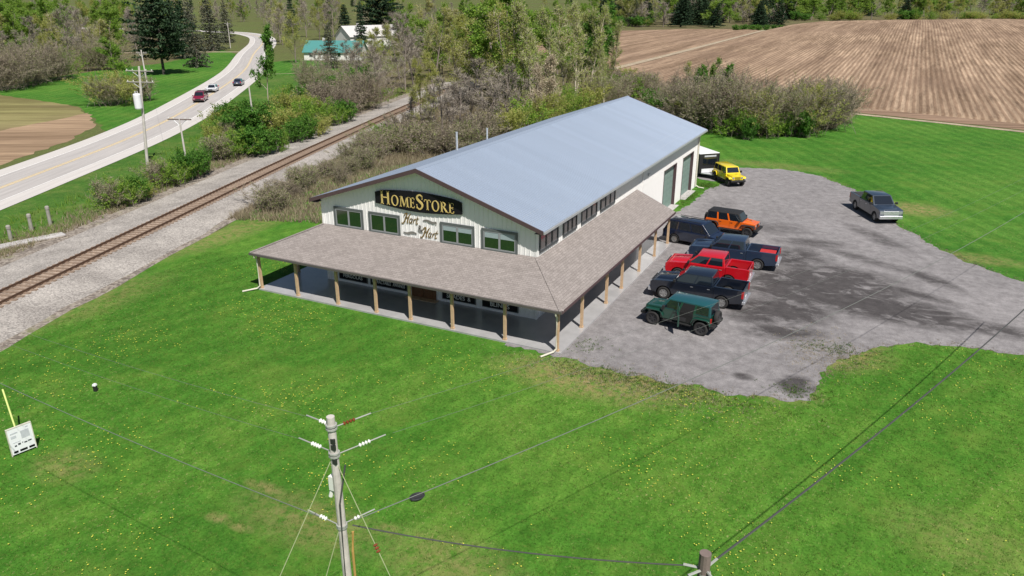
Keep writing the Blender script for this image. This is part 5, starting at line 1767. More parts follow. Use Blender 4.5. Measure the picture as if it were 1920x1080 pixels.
def grow_tree(seed, H=12.0, trunk=.45, first=.25, spread=.8, limbs=11, subs=6, twigs=7, twig_w=.035, leaf_n=3, leaf_s=.22, leaf_p=1.0, leafm='l_bud', bark='bark', stems=1, narrow=1.0, droop=.06, twigm=None):
    g = Grow(seed)
    r = g.r
    for st in range(stems):
        base = Vector((r.gauss(0, .25), r.gauss(0, .25), 0)) if stems > 1 else Vector((0, 0, 0))
        d0 = g.rdir(Vector((0, 0, 1)), r.uniform(.15, .5) if stems > 1 else r.uniform(0, .08))
        hh = H * (r.uniform(.7, 1.0) if stems > 1 else .94)
        pts, dd = g.limb(base, d0, hh, trunk / 2 / (1.6 if stems > 1 else 1), 7 if stems == 1 else 5, 7, .05, .06 if stems == 1 else .12)
        for i in range(limbs):
            t = first + (1 - first) * (i + r.random()) / limbs
            p, d = along_pts(pts, min(t, .99))
            L = hh * (1.02 - t * .72) * .42 * r.uniform(.75, 1.2) * narrow
            ld = g.rdir(d, spread * r.uniform(.75, 1.2) * (1.15 - .4 * t))
            lp, _ = g.limb(p, ld, L, trunk * .20 * (1.1 - t), 4, 4, .10 / narrow)
            for j in range(subs):
                u = .25 + .75 * (j + r.random()) / subs
                p2, d2 = along_pts(lp, min(u, .99))
                L2 = L * .46 * r.uniform(.7, 1.2) * (1.15 - .5 * u)
                sp_, _ = g.limb(p2, g.rdir(d2, r.uniform(.5, 1.0)), L2, .030 * (1.2 - u), 3, 3, droop)
                for k in range(twigs):
                    v = .15 + .85 * (k + r.random()) / twigs
                    p3, d3 = along_pts(sp_, min(v, .99))
                    td = g.rdir(d3, r.uniform(.3, .9))
                    tl = r.uniform(.35, .95)
                    g.twig(p3, td, tl, twig_w)
                    if r.random() < leaf_p:
                        for q in range(leaf_n):
                            g.leaf(p3 + td * tl * r.uniform(.1, 1.15) + Vector((r.gauss(0, .13), r.gauss(0, .13), r.gauss(0, .10))), leaf_s)
    return g.meshes('', M[bark], M[leafm], M[twigm] if twigm else None)
def grow_conifer(seed, H=16.0, R0=3.4, tiers=26, leafm='l_con', bark='bark_dark', dens=1.0, clear=.10, ls=.34, pine=False):
    g = Grow(seed)
    r = g.r
    pts, _ = g.limb(Vector((0, 0, 0)), Vector((0, 0, 1)), H, .28, 8, 8, .1, .02)
    for i in range(tiers):
        t = clear + (1 - clear) * (i + r.uniform(0, .6)) / tiers
        p, _ = along_pts(pts, min(t, .995))
        rad = R0 * (1 - ((t - clear) / (1 - clear)) ** 1.25) * r.uniform(.72, 1.12) + .25
        if pine:
            q_ = (t - clear) / (1 - clear)
            rad = R0 * (max(0.0, 1 - (q_ * 1.7 - .72) ** 2)) ** .5 * r.uniform(.6, 1.1) + .3
        nb = 7
        a0 = r.uniform(0, 6.28)
        for k in range(nb):
            a = a0 + 6.283 * k / nb + r.uniform(-.25, .25)
            L = rad * r.uniform(.7, 1.15)
            d = Vector((math.cos(a), math.sin(a), (-.18 + .35 * t) if not pine else r.uniform(-.1, .45))).normalized()
            lp, _ = g.limb(p, d, L, .035, 3, 3, -.02, .06)
            for j in range(max(3, int(L * 10 * dens))):
                u = r.uniform(.18, 1.02)
                q, dq = along_pts(lp, min(u, .99))
                w = .34 * (1.1 - u * .6)
                g.leaf(q + Vector((r.gauss(0, w), r.gauss(0, w), r.gauss(0, .13) - .06)), ls, .8)
    return g.meshes('', M[bark], M[leafm])
def grow_shrub(seed, H=3.0, leafm='l_brown', leaf_n=1, leaf_s=.16, stems=16, spread=.75, tw=.022, bark='bark', leaf_p=.6, nb=9, nt=9):
    g = Grow(seed)
    r = g.r
    for s in range(stems):
        d = g.rdir(Vector((0, 0, 1)), abs(r.gauss(0, spread * .55)))
        b = Vector((r.gauss(0, H * .16), r.gauss(0, H * .16), 0))
        pts, _ = g.limb(b, d, H * r.uniform(.65, 1.02), .030, 4, 4, .04, .12)
        for j in range(nb):
            u = .12 + .88 * (j + r.random()) / nb
            p, d2 = along_pts(pts, min(u, .99))
            L = H * .30 * r.uniform(.6, 1.2)
            sp_, _ = g.limb(p, g.rdir(d2, r.uniform(.4, .95)), L, .012, 3, 2, .05)
            for k in range(nt):
                v = .1 + .9 * (k + r.random()) / nt
                p3, d3 = along_pts(sp_, min(v, .99))
                td = g.rdir(d3, r.uniform(.25, .8))
                tl = r.uniform(.25, .6) * (H / 3) ** .5
                g.twig(p3, td, tl, tw)
                if r.random() < leaf_p:
                    for q in range(leaf_n):
                        g.leaf(p3 + td * tl * r.uniform(.2, 1.1) + Vector((r.gauss(0, .07), r.gauss(0, .07), r.gauss(0, .07))), leaf_s)
    return g.meshes('', M[bark], M[leafm])

PROTO = {
    'bare': (12.0, [grow_tree(11, 12, .36, .14, .85, 13, 8, 15, .05, 1, .14, .6, 'l_bare', 'bark', twigm='t_grey'), grow_tree(12, 12, .34, .12, .9, 13, 8, 15, .05, 1, .14, .6, 'l_bare', 'bark', twigm='t_grey'), grow_tree(13, 12, .34, .10, .85, 8, 7, 14, .05, 1, .14, .6, 'l_bare', 'bark', stems=2, twigm='t_grey')]),
    'bud': (12.0, [grow_tree(21, 12, .36, .14, .8, 13, 7, 11, .045, 4, .18, .95, 'l_bud', 'bark', twigm='l_bud'), grow_tree(22, 12, .34, .12, .85, 13, 7, 11, .045, 4, .18, .95, 'l_bud', 'bark', twigm='t_pale')]),
    'leaf': (12.0, [grow_tree(31, 12, .40, .12, .9, 14, 7, 10, .03, 9, .23, 1.0, 'l_leaf', 'bark', twigm='t_grey'), grow_tree(32, 12, .40, .10, .95, 14, 7, 10, .03, 9, .23, 1.0, 'l_leaf', 'bark', twigm='t_grey')]),
    'leafp': (12.0, [grow_tree(41, 12, .34, .30, .7, 14, 7, 9, .03, 7, .30, 1.0, 'l_green', 'bark_pale', narrow=.85)]),
    'pop': (16.0, [grow_tree(51, 16, .36, .08, .46, 18, 7, 11, .05, 3, .17, .85, 'l_pop', 'bark_pale', narrow=.66, twigm='t_pale'), grow_tree(52, 16, .34, .08, .44, 18, 7, 11, .05, 3, .17, .85, 'l_pop', 'bark_pale', narrow=.6, twigm='t_pale')]),
    'pale': (9.0, [grow_tree(61, 9, .26, .12, .95, 12, 8, 13, .05, 2, .2, .8, 'l_pale', 'bark_pale')]),
    'con': (16.0, [grow_conifer(71, 16, 4.2, 26, 'l_con', 'bark_dark', 1.5, .10, .42), grow_conifer(72, 16, 3.6, 27, 'l_con', 'bark_dark', 1.5, .05, .40)]),
    'pine': (16.0, [grow_conifer(75, 16, 5.6, 24, 'l_con', 'bark_dark', 1.7, .22, .44, True)]),
    'spruce': (16.0, [grow_conifer(81, 16, 4.2, 26, 'l_spruce', 'bark', 1.2, .05, .38)]),
    'bshrub': (3.0, [grow_shrub(91, 3, 'l_brown', 2, .11, 20, .85, .024, 'bark', .6, 10, 12), grow_shrub(92, 3, 'l_brown', 2, .11, 22, .95, .024, 'bark', .6, 10, 12)]),
    'bbig': (7.0, [grow_shrub(93, 7, 'l_brown', 2, .15, 30, .85, .035, 'bark', .6, 12, 15), grow_shrub(94, 7, 'l_brown', 2, .15, 30, .8, .035, 'bark', .6, 12, 15)]),
    'gshrub': (3.0, [grow_shrub(95, 3, 'l_green', 4, .19, 16, .85, .018, 'bark', .9), grow_shrub(96, 3, 'l_green', 4, .19, 17, .8, .018, 'bark', .9)]),
    'mshrub': (3.0, [grow_shrub(97, 3, 'l_bud', 3, .16, 16, .85, .024, 'bark', .8), grow_shrub(98, 3, 'l_leaf', 3, .16, 16, .85, .020, 'bark', .7)]),
    'mbig': (7.0, [grow_shrub(99, 7, 'l_bud', 3, .20, 26, .85, .035, 'bark', .8, 11, 12), grow_shrub(100, 7, 'l_leaf', 3, .20, 26, .85, .03, 'bark', .7, 11, 12)]),
}
KIND = dict(bare=('bare_tree', 'bare grey-brown deciduous tree', 'tree'), bud=('budding_tree', 'olive budding deciduous tree', 'tree'), leaf=('leafing_tree', 'fresh green leafing tree', 'tree'),
            leafp=('young_tree', 'bright green young tree', 'tree'), pop=('tall_tree', 'tall slender pale budding tree', 'tree'), pale=('blossom_tree', 'pale whitish branched tree', 'tree'),
            con=('conifer_tree', 'dark green conifer', 'tree'), pine=('pine_tree', 'broad dark pine', 'tree'), spruce=('spruce_tree', 'grey-green spruce', 'tree'), bshrub=('bare_shrub', 'bare brown shrub', 'shrub'),
            gshrub=('green_shrub', 'bright green leafy shrub', 'shrub'), mshrub=('olive_shrub', 'half-leafed olive shrub', 'shrub'))
PLACE = dict(Wl='in the wood beyond the left lawn', Wf='in the far wood on the left skyline', Sp='in the scrub at the foot of the far roadside pole', C1='standing large on the lawn left of the road', C2='beside the road right of the large pine',
             C3='behind the large roadside pine', Wb='among the trees past the road bend', Gt='with thin pale trunk between road and railway', Bt='on the lawn left of the teal-roofed house', Cb='towering behind the two houses',
             Sg='in front of the teal-roofed house', St='in the scrub between road and railway', Wt='on the far side of the railway', Bb='in the brush between railway and store', Pb='close behind the store roof',
             Wc='in the wood behind the store', Th='in the thicket past the store', Fl='in the tree line beyond the ploughed field', Fs='along the far edge of the ploughed field', Far='on the far skyline')
TREES = [
 ('bshrub','Wl',[(-150.3,61.1,7.3,1.1),(-151.6,64.7,7.9,1.1),(-154.7,69.9,7.2,1.1),(-158.3,75.4,7.6,1.1),(-160.1,79.6,6.8,1.1),(-173.9,99.5,6.2,1.1),(-172.1,102.1,6.8,1.1)]),
 ('mshrub','Wl',[(-162.4,83.9,5.6,1.1)]),
 ('bare','Wl',[(-169.7,74.8,11.6,1),(-171.3,80.8,12.6,1),(-174.7,94.2,14.7,1),(-181.4,102.7,13.8,1),(-196,98.9,13.4,1),(-484.2,341.8,12.2,1),(-276,163.5,15.3,1),(-257.8,125.4,12.2,1),(-492,366.3,14.3,1),(-358.2,237.3,16,1),(-345.7,202.2,13.3,1),(-228.7,109.2,14.6,1),(-556,358.5,13.2,1),(-429.2,263.2,15.8,1),(-308.9,171.9,15.4,1),(-349.6,233.9,13.7,1),(-219.2,130.6,13.7,1),(-280.9,194.1,12.6,1),(-291.6,179.4,12.8,1),(-193.2,133.6,13.9,1),(-188.6,124.6,13.3,1)]),
 ('bud','Wl',[(-173.5,87,12.6,1),(-182.6,107.5,11.7,1),(-187.1,99.8,13.2,1),(-191.1,85.9,13.4,1),(-183.9,112.6,10.2,1),(-462.4,270.5,12.2,1),(-425.7,228.9,14.3,1),(-286,147.4,12.8,1),(-350.2,244.7,13.4,1),(-288.1,202,12.3,1),(-301.8,196.3,15.2,1),(-467.5,272.6,13.4,1),(-258,147.2,12.3,1),(-203.7,119.3,15,1),(-438.2,269.9,13.3,1),(-436.3,314,14.6,1)]),
 ('leaf','Wl',[(-191.2,90.8,13.3,1),(-547,347.7,13.7,1),(-292.2,154.9,15.3,1),(-289.1,142.2,15.9,1),(-231.2,107,13.7,1),(-261.2,133.3,15.1,1),(-207.7,112.2,13.2,1),(-236.8,151.5,12.3,1),(-306.4,167.8,14.9,1),(-204.7,101.8,14,1),(-366.5,196,13.7,1),(-227.9,127.6,15.4,1),(-365.9,251.6,15.5,1),(-208.7,107.1,12.7,1),(-541.3,298.5,12.5,1),(-343.9,188,12.3,1),(-285.1,163.7,15.3,1),(-367,256.6,15.9,1),(-330.9,213.1,12.6,1),(-418.9,229.3,12,1),(-421.1,294.7,12,1),(-335.4,193.3,13.9,1),(-433.9,259.3,13.8,1),(-283.5,141.6,12,1),(-504.8,279.8,14.5,1),(-436.4,230.8,12.6,1),(-361,199.2,13.9,1),(-315.3,161.2,13.9,1),(-229.6,116.6,14.1,1),(-211.3,102.2,12.6,1),(-494.2,327.2,14.1,1),(-331.2,232.9,14.1,1),(-347.4,233.7,14.5,1),(-225.2,142.4,15.2,1),(-227.7,146.1,12.8,1),(-240.7,136.2,15.2,1),(-206.2,110.3,15.8,1),(-417.9,245.4,13.9,1),(-190.2,116.6,13.9,1),(-495.1,340.2,12.7,1),(-469.7,256,15.2,1),(-233.8,113.3,14.6,1),(-288.9,159.8,12.1,1),(-231.1,147.5,14.1,1),(-301.5,211.7,15.3,1),(-407,224.8,14,1),(-220.1,104.2,15.6,1),(-214.3,119,14.4,1),(-444.7,306.4,13.9,1),(-273,173.9,14.7,1),(-301.7,180.6,15.5,1),(-446.7,235.8,15.1,1),(-279.6,163.8,13.8,1),(-303.3,164.3,14,1),(-299.9,160.2,15.7,1),(-406.1,290,12.5,1),(-330.1,170.6,14.7,1),(-419.8,252.6,15.1,1),(-400.2,233.9,15.9,1),(-210.8,102.5,15.5,1),(-265.5,133.6,12.6,1),(-147.5,85.9,8.4,1.3)]),
 ('bud','Wf',[(-700.4,494.3,11.3,1),(-994.5,683.3,10.1,1),(-605.8,365.5,12.8,1),(-704.6,471,11.9,1),(-948.7,616,11.9,1),(-850.6,642.6,11.5,1),(-778.1,479.4,10.3,1),(-645.2,573,11.6,1),(-454.6,414.6,12.1,1),(-744.2,412.9,11.3,1),(-717.6,406.7,12.6,1),(-1009.9,581.3,11.3,1),(-878.8,489.4,10.8,1),(-509.9,419.8,12.3,1),(-641.7,536.4,12.2,1)]),
 ('leaf','Wf',[(-706.8,536.7,11.2,1),(-795.8,594.7,10.3,1),(-723.5,686.4,10.3,1),(-585.8,371.6,10.8,1),(-885.8,740.9,12.4,1),(-548.3,431.1,11.8,1),(-897.8,568.3,11.4,1),(-701.4,394.1,12.9,1),(-854.7,526,13,1),(-584.6,342.6,12.5,1),(-761.9,622.5,12.1,1),(-638.2,354,11.1,1),(-786.5,637.9,10.3,1),(-924.8,522.9,10.3,1),(-470.6,449.5,12,1),(-683.8,509.1,12.5,1)]),
 ('bare','Wf',[(-821.7,490.7,12.5,1),(-975.7,633.2,11.7,1),(-1175.7,678.5,11.7,1),(-645.2,634.6,12.2,1),(-570.5,359.3,11,1),(-808.1,722.9,10.1,1),(-943.3,764.4,12.7,1),(-571.5,448.5,10.4,1),(-531,404,12.9,1)]),
 ('mshrub','Sp',[(-110.8,58.1,5.1,1.5)]),
 ('bshrub','Sp',[(-110.6,55.8,4.4,1.2),(-110.8,62.2,4,1.2)]),
 ('pine','C1',[(-148.6,99.5,17.4,1)]),
 ('spruce','C2',[(-157.6,118.3,18.1,0.8)]),
 ('spruce','C3',[(-205.2,168.1,18.1,1),(-238,205.9,16,1),(-215.8,148.1,13.8,1.1)]),
 ('con','C3',[(-185.3,137.6,17.6,1),(-217,162.2,16.7,1)]),
 ('bare','Wb',[(-649.1,725.2,10.7,1),(-687.8,661.5,12.8,1),(-406.9,362.2,13.7,1),(-334.6,386.5,14.2,1),(-289.1,321.1,10.1,1),(-375.3,371.3,15,1),(-448.4,469.4,14.7,1),(-496.4,494.1,14.6,1),(-593,778.4,10.7,1),(-227.6,224.3,13,1),(-456.7,501,13.5,1),(-789.9,815.2,14.7,1),(-229.2,259.5,14.7,1),(-229.8,290.2,11.4,1),(-349,413.4,14.1,1),(-449.9,496.8,14.6,1),(-565.8,598.2,11.7,1),(-410.4,330.2,12.8,1),(-450,446.7,12.1,1),(-498.5,523.8,11.7,1),(-879,785.1,11.9,1),(-307.9,307.4,10.5,1),(-687.8,875.9,12.1,1),(-291,372.8,14.9,1),(-707.8,642.6,10.8,1),(-437.8,483.2,13.1,1),(-380.3,390.2,10.5,1),(-519.6,525.6,10.1,1),(-598.9,495.1,14.6,1),(-425.4,400.6,14,1),(-323.2,371.2,12.5,1),(-559.9,574.4,12.4,1),(-837.3,692,12.2,1),(-420.2,480.9,15,1),(-376,487.6,13.3,1),(-790,670.6,11.8,1),(-528.8,702.6,11.9,1),(-414.3,489.7,10.4,1),(-470,406.5,10.2,1),(-685.2,821.3,12.3,1),(-642.5,785.1,13.7,1),(-513.9,476.9,13.6,1),(-251,260.4,10.1,1),(-401.9,351.7,14.8,1),(-521.8,503.1,14.1,1),(-404.9,335.6,14,1),(-233.7,263,13,1),(-338.8,358.8,13.8,1),(-779.1,709.4,12.4,1),(-577.7,609.3,14.4,1),(-404.9,544.6,11,1),(-477.2,638.7,12.1,1),(-226.1,259.5,17.3,1),(-162,224.1,15.6,1),(-161.4,244.4,15.4,1),(-237.2,253.9,15.1,1),(-204.8,202.6,12.7,1)]),
 ('bud','Wb',[(-294.9,315.6,11.2,1),(-341.3,342.9,12.6,1),(-801.6,745.7,13.2,1),(-692.3,575.2,13.3,1),(-564,459.9,10.5,1),(-397.1,344.2,12.6,1),(-374.2,418.7,10.7,1),(-478.9,449.4,10,1),(-899.6,801.5,11.4,1),(-571.5,633.3,12.2,1),(-282.4,364.1,10.4,1),(-410,547.9,11.2,1),(-586,486.4,14,1),(-490.1,575.1,11.7,1),(-556.2,453.4,10.6,1),(-352.9,447.1,12.2,1),(-541.3,726.7,13.5,1),(-218.8,216.5,14.8,1),(-639.7,523.6,13.2,1),(-842.6,761.1,13.6,1),(-412.2,353.6,13.8,1),(-366.7,374.7,13.3,1),(-436,414.8,12.2,1),(-375.8,477.8,11.7,1),(-630.8,840.4,13.6,1),(-479.1,445.7,13.9,1),(-281.6,299.1,12.7,1),(-216.8,238.9,16.3,1),(-279.4,332.1,17.1,1),(-147.7,213.3,16.6,1)]),
 ('leaf','Wb',[(-439.2,344.5,14.8,1),(-425.9,403.3,10.4,1),(-335.4,433.7,13.8,1),(-235.2,268.9,12.4,1),(-739.4,592.8,14.6,1),(-548,477.6,10,1),(-623.2,809.3,10.7,1),(-554.7,538.3,10.7,1),(-510.4,586.2,14.6,1),(-200.7,272.3,16.2,1)]),
 ('leafp','Gt',[(-78.3,61.1,12.6,0.62)]),
 ('bud','Bt',[(-143.5,141,12.8,0.9)]),
 ('con','Cb',[(-272.7,283.8,18.5,0.8),(-182.5,213.8,14.6,1.1),(-163.4,198.7,15.8,0.8)]),
 ('spruce','Sg',[(-123.1,132,11.2,1)]),
 ('pine','Cb',[(-185,241.2,20.5,1.3)]),
 ('bshrub','St',[(-48.8,9.3,2.4,1.04),(-51.6,17.2,2.4,1.04),(-57.3,21.3,1.3,0.76),(-56.3,29.8,2.7,1.14),(-64.9,39.4,2.4,1.04),(-67,65.5,4,1.14),(-74.2,68.8,4.2,1.04),(-71.4,74,5.1,1.14),(-66.8,72.5,5.7,1.23)]),
 ('mshrub','St',[(-48.3,10.6,2.4,1.04),(-48.6,13.3,1.7,0.85),(-50.8,18.1,2.5,1.04),(-55.9,31.5,3.1,1.14),(-54.1,37.3,2.2,0.95),(-56.8,48.1,2.5,1.04),(-61.1,44.4,3.6,1.14),(-64.1,52,3.6,1.04),(-66,57.8,3.3,1.04),(-61.1,56.2,3,1.04),(-70.8,57.2,3.9,1.14),(-68,44.9,2.2,0.95),(-90,94.9,1.8,1.1),(-80.5,79.7,2.1,1.1),(-63.5,46.8,3.1,1.1),(-74.5,47,2.8,1.1),(-73.9,64.3,2.6,1.1),(-67.8,40.2,2.4,1.1),(-70.2,49.7,1.9,1.1),(-86.3,78.1,2,1.1),(-64.8,42.7,2.8,1.1),(-85.6,73.2,2.9,1.1),(-71.5,62.4,3.1,1.1),(-85,89.8,3,1.1),(-64.3,36.7,2.3,1.1),(-67,54.5,2,1.1)]),
 ('gshrub','St',[(-48,11.9,2.2,0.85),(-51,20.2,2.7,0.95),(-51.7,22.6,2.5,0.85),(-55.1,33.3,2.9,1.23),(-53.9,34.7,2.8,1.14),(-56.3,42.4,2.6,1.04),(-56.4,44.9,2.9,1.04),(-63.2,41.5,3.8,1.14),(-60.9,59.2,2.9,1.04),(-71.1,52.9,2.9,0.95),(-77,67.4,3.4,0.85),(-78.9,78.2,4.1,0.95),(-79,87.1,4.7,0.85),(-57.5,29.3,1.6,0.76),(-63.8,40.9,3.1,1.1),(-85.6,91.4,2.9,1.1),(-70,60.9,1.8,1.1),(-69.3,43.4,2.5,1.1),(-78.5,56.1,2.5,1.1),(-90,89.9,2.2,1.1),(-73.7,47.6,3.1,1.1),(-73,76.8,3.1,1.1)]),
 ('bare','Wt',[(-91.3,96.1,10.1,1),(-83,89.8,9.1,1),(-89.4,102.7,9.4,1),(-73.3,85.4,8.7,1),(-74.9,91,9.8,1),(-76.6,98.2,11.4,1),(-102.2,102.3,6.3,1),(-107.9,120,7.5,1),(-86.3,116.8,12.8,1),(-116.6,150.4,10.7,1),(-123.5,151,8.5,1)]),
 ('bud','Wt',[(-102,122.9,10,1),(-89.6,115.1,11.6,1),(-125.4,146,6.5,1)]),
 ('bshrub','Wt',[(-94.6,89.1,5.3,1),(-85.4,83.8,5,1)]),
 ('bare','Bb',[(-44.8,52.6,5.9,0.9),(-38.4,50.5,8.1,1),(-38.1,54.2,8.2,1.1),(-37.3,57.9,8.9,1.1),(-36.6,60.6,8,1.1),(-37.1,65.6,8.3,1.1),(-41.6,63.3,9.1,1.1),(-44.1,62.1,7.6,1),(-38.3,70.6,8.7,1)]),
 ('bud','Bb',[(-42,52.2,6.8,0.8),(-47.5,63.1,9.6,0.8),(-50.7,64.3,8.7,0.7)]),
 ('bshrub','Bb',[(-45.2,50.6,3.3,1.2),(-40.3,37.9,2.8,1),(-40.1,41.6,3.2,1.1),(-40.3,45.4,3.3,1.1),(-37.6,44.8,3.3,1.2),(-34.6,44.4,3.2,1.2),(-37.3,32.9,2.4,0.9),(-37.2,29.9,2,0.9),(-35.8,26.4,1.9,0.7),(-34,48.6,3.3,1.2),(-33.4,53,3.8,1.1),(-31.3,94.1,4.5,1.1),(-37.4,20.6,1.4,1.2),(-34.5,15.2,1.9,1.2),(-46.3,44.6,2,1.2),(-44.9,43.5,1.9,1.2),(-41.1,31,1.1,1.2),(-38.9,23.5,1.4,1.2),(-43.9,42.4,2,1.2),(-45.1,42.9,1.7,1.2),(-38.9,28,1.6,1.2),(-37.4,22.4,2.2,1.2),(-36.2,20.1,1,1.2),(-38.6,23.7,1.9,1.2),(-47.5,53.4,1.4,1.2),(-48.2,52.2,1.3,1.2),(-47.3,51.9,1.8,1.2),(-41.4,36.7,1.6,1.2),(-45.6,47.3,2,1.2),(-39.2,28.3,1.7,1.2),(-39.2,25.5,1.7,1.2),(-34.7,15.9,1.2,1.2),(-36.4,16.8,2.1,1.2),(-39.9,27.1,1,1.2),(-35,15.5,1.8,1.2),(-42.9,39.5,1.1,1.2),(-42.6,36.3,2,1.2),(-44.3,45,1.1,1.2)]),
 ('mshrub','Bb',[(-44.1,45.5,2.7,1.1),(-33.6,59.7,3.6,1.1),(-33.2,64.9,4.1,1.1),(-32.8,70.5,4.3,1.1),(-32,76.7,4.5,1.1),(-31.8,85.2,4,1.1)]),
 ('pop','Pb',[(-37.6,75.8,16.8,1),(-37.7,80.2,17.1,1),(-36.6,84.2,16.3,0.9),(-35.4,88.3,16.8,1),(-34.6,92.5,16.5,1),(-33.8,96.8,15.9,0.9),(-38.6,98.5,15.7,1),(-39.3,94,16.4,1),(-33.8,100.9,13.9,0.8),(-29.8,87.6,10.2,0.7)]),
 ('leafp','Pb',[(-39.3,107.1,15.1,0.9),(-36.3,95.5,14,0.8),(-35.5,100.1,12.1,0.7)]),
 ('pale','Pb',[(-32.7,72.2,9.1,0.9),(-33.9,69.9,8.1,0.7)]),
 ('bud','Pb',[(-42,78,15.2,1),(-52.6,87.3,15.3,1.1),(-54.5,99.4,17.4,1.1),(-60.5,96.4,13.7,1),(-54.7,82.4,11.6,1)]),
 ('leaf','Pb',[(-46.9,82.6,15.9,1.1),(-48.2,93.7,17.4,1.1),(-61.5,105.8,16.4,1.1)]),
 ('leaf','Wc',[(-62.1,142.8,11.5,1),(-126.6,245.4,11,1),(-194,300.8,11.4,1),(-147.4,380.3,12,1),(-138.4,190.3,14.2,1),(-225.6,583.1,11.2,1),(-118.9,155.3,11,1),(-132.6,178.1,12.2,1),(-84.8,166.6,10.2,1),(-53.5,117.9,14.1,1),(-139.4,239.6,11.6,1),(-86.5,123,12.4,1),(-76.8,127.8,10.8,1),(-94.5,239.9,14.3,1),(-94.4,266.9,12,1),(-80.9,130.4,10.1,1),(-223.4,373.1,14.6,1),(-134.8,185.7,11.5,1),(-82.3,163.2,14.5,1),(-64.5,128.3,13.2,1),(-158.1,380.9,10.2,1),(-156.1,413.7,10.6,1),(-91.7,135.7,10.2,1),(-72.7,137.9,13.3,1),(-109.3,190.8,10.2,1),(-66.1,135.6,14.3,1),(-57.7,137.6,10.3,1),(-83.3,132.9,11.6,1),(-62.9,112.2,13,1),(-160.5,324.7,10.2,1),(-156.2,398.4,10.6,1),(-86.6,161,14.8,1),(-106.8,187.9,11.3,1),(-65.9,121.6,11.3,1),(-55.7,109.8,14.1,1),(-101.7,152.6,14.6,1),(-58.1,150.8,11.1,1),(-172.1,438.8,13.1,1),(-351.2,487.4,11.8,1),(-167.5,233.9,12.1,1),(-223.7,409,13.5,1),(-279.1,503.6,14.4,1),(-104.1,241.2,14.8,1),(-56,151.7,10.8,1),(-59.4,110.6,12.1,1)]),
 ('bud','Wc',[(-84,121.7,15,1),(-85.6,127.1,10.5,1),(-65.5,107.4,14.5,1),(-73.9,124.4,12.9,1),(-122.7,248.6,10.9,1),(-69.9,173.8,14.2,1),(-141.6,228.7,12.8,1),(-322.4,577.9,14.9,1),(-118.9,212.2,13.9,1),(-278.3,524.3,14.5,1),(-82,131.7,11.2,1),(-101.4,156.6,12.6,1),(-70.4,181.4,12.2,1),(-350.1,472.4,12,1),(-316.9,495.9,10.1,1)]),
 ('bare','Wc',[(-315.6,528.7,10.2,1),(-164.5,284.7,12.1,1),(-147.5,226,12.2,1),(-170.3,231.7,10.5,1),(-78.5,104,13.9,1),(-243.2,363.9,13.4,1),(-246.1,399.2,13.1,1)]),
 ('pop','Wc',[(-84.5,157.4,13.5,1),(-84.9,160.6,10.4,1),(-235.6,570.5,11.6,1),(-138.1,281.4,11.5,1),(-201.3,363,12,1),(-155.6,370.3,11.4,1),(-59.1,116.5,10.7,1),(-86.6,159.2,14.1,1)]),
 ('gshrub','Th',[(-21.4,88.4,3.5,0.88),(-19.1,85.1,3.2,0.96),(-9.4,76.3,2.8,0.8),(1.2,76.7,2.7,0.8),(3.6,77,3.1,0.8),(-3.3,71.7,2.7,0.72),(-18.5,81.7,3.3,1.04)]),
 ('mshrub','Th',[(-16.1,82.9,3.8,0.96),(-11.8,78.3,3.5,0.88),(-0.4,75,3.1,0.88),(-3.8,76.2,5.5,1.04),(-5.2,74,3.6,0.88),(2,81,6.1,1.04),(-34.2,119.6,3.1,1.2),(-37.2,115,3.2,1.2),(-40.7,128.7,3.3,1.2),(-32.5,107.5,3.5,1.2)]),
 ('bshrub','Th',[(-17.5,84,5,1.04),(-13.9,80,6.1,1.12),(-10.9,77.7,6.6,1.12),(-8.2,75.9,7.1,1.12),(-6,76,6.6,1.12),(-1.6,76.3,5.9,1.12),(0.2,78.2,6.1,1.12),(3.7,81.9,6.2,1.12),(5.4,85.9,5.8,1.12),(5.7,91.5,5.2,1.04),(5.1,97.2,3.9,0.8),(-19.5,96.3,5.4,0.96),(-10.9,93.7,6.9,1.04),(-4.4,90.6,5.3,1.04),(0.8,93.2,5.5,1.04),(4.3,98.1,5.4,0.96),(-33.9,113.5,3.6,1.2),(-31.4,117.5,3.5,1.2),(-37.3,114.1,2.6,1.2),(-38.5,119.2,3.7,1.2),(-31,108.8,3.5,1.2),(-34.6,119.4,2.8,1.2),(-32.1,100.8,4,1.2),(-35.1,108.8,2.9,1.2),(-27.5,108.4,2.7,1.2),(-39.9,125.6,2.7,1.2),(-31.1,117.2,2.9,1.2),(-29.9,110.3,4,1.2)]),
 ('bud','Th',[(-16.3,94.4,7.7,0.72)]),
 ('leaf','Th',[(-14.6,98.8,7.6,0.72)]),
 ('leafp','Th',[(-10.7,87.4,7.7,0.8),(-12.6,88.3,7.4,0.8),(-14.7,89.8,6.8,0.72)]),
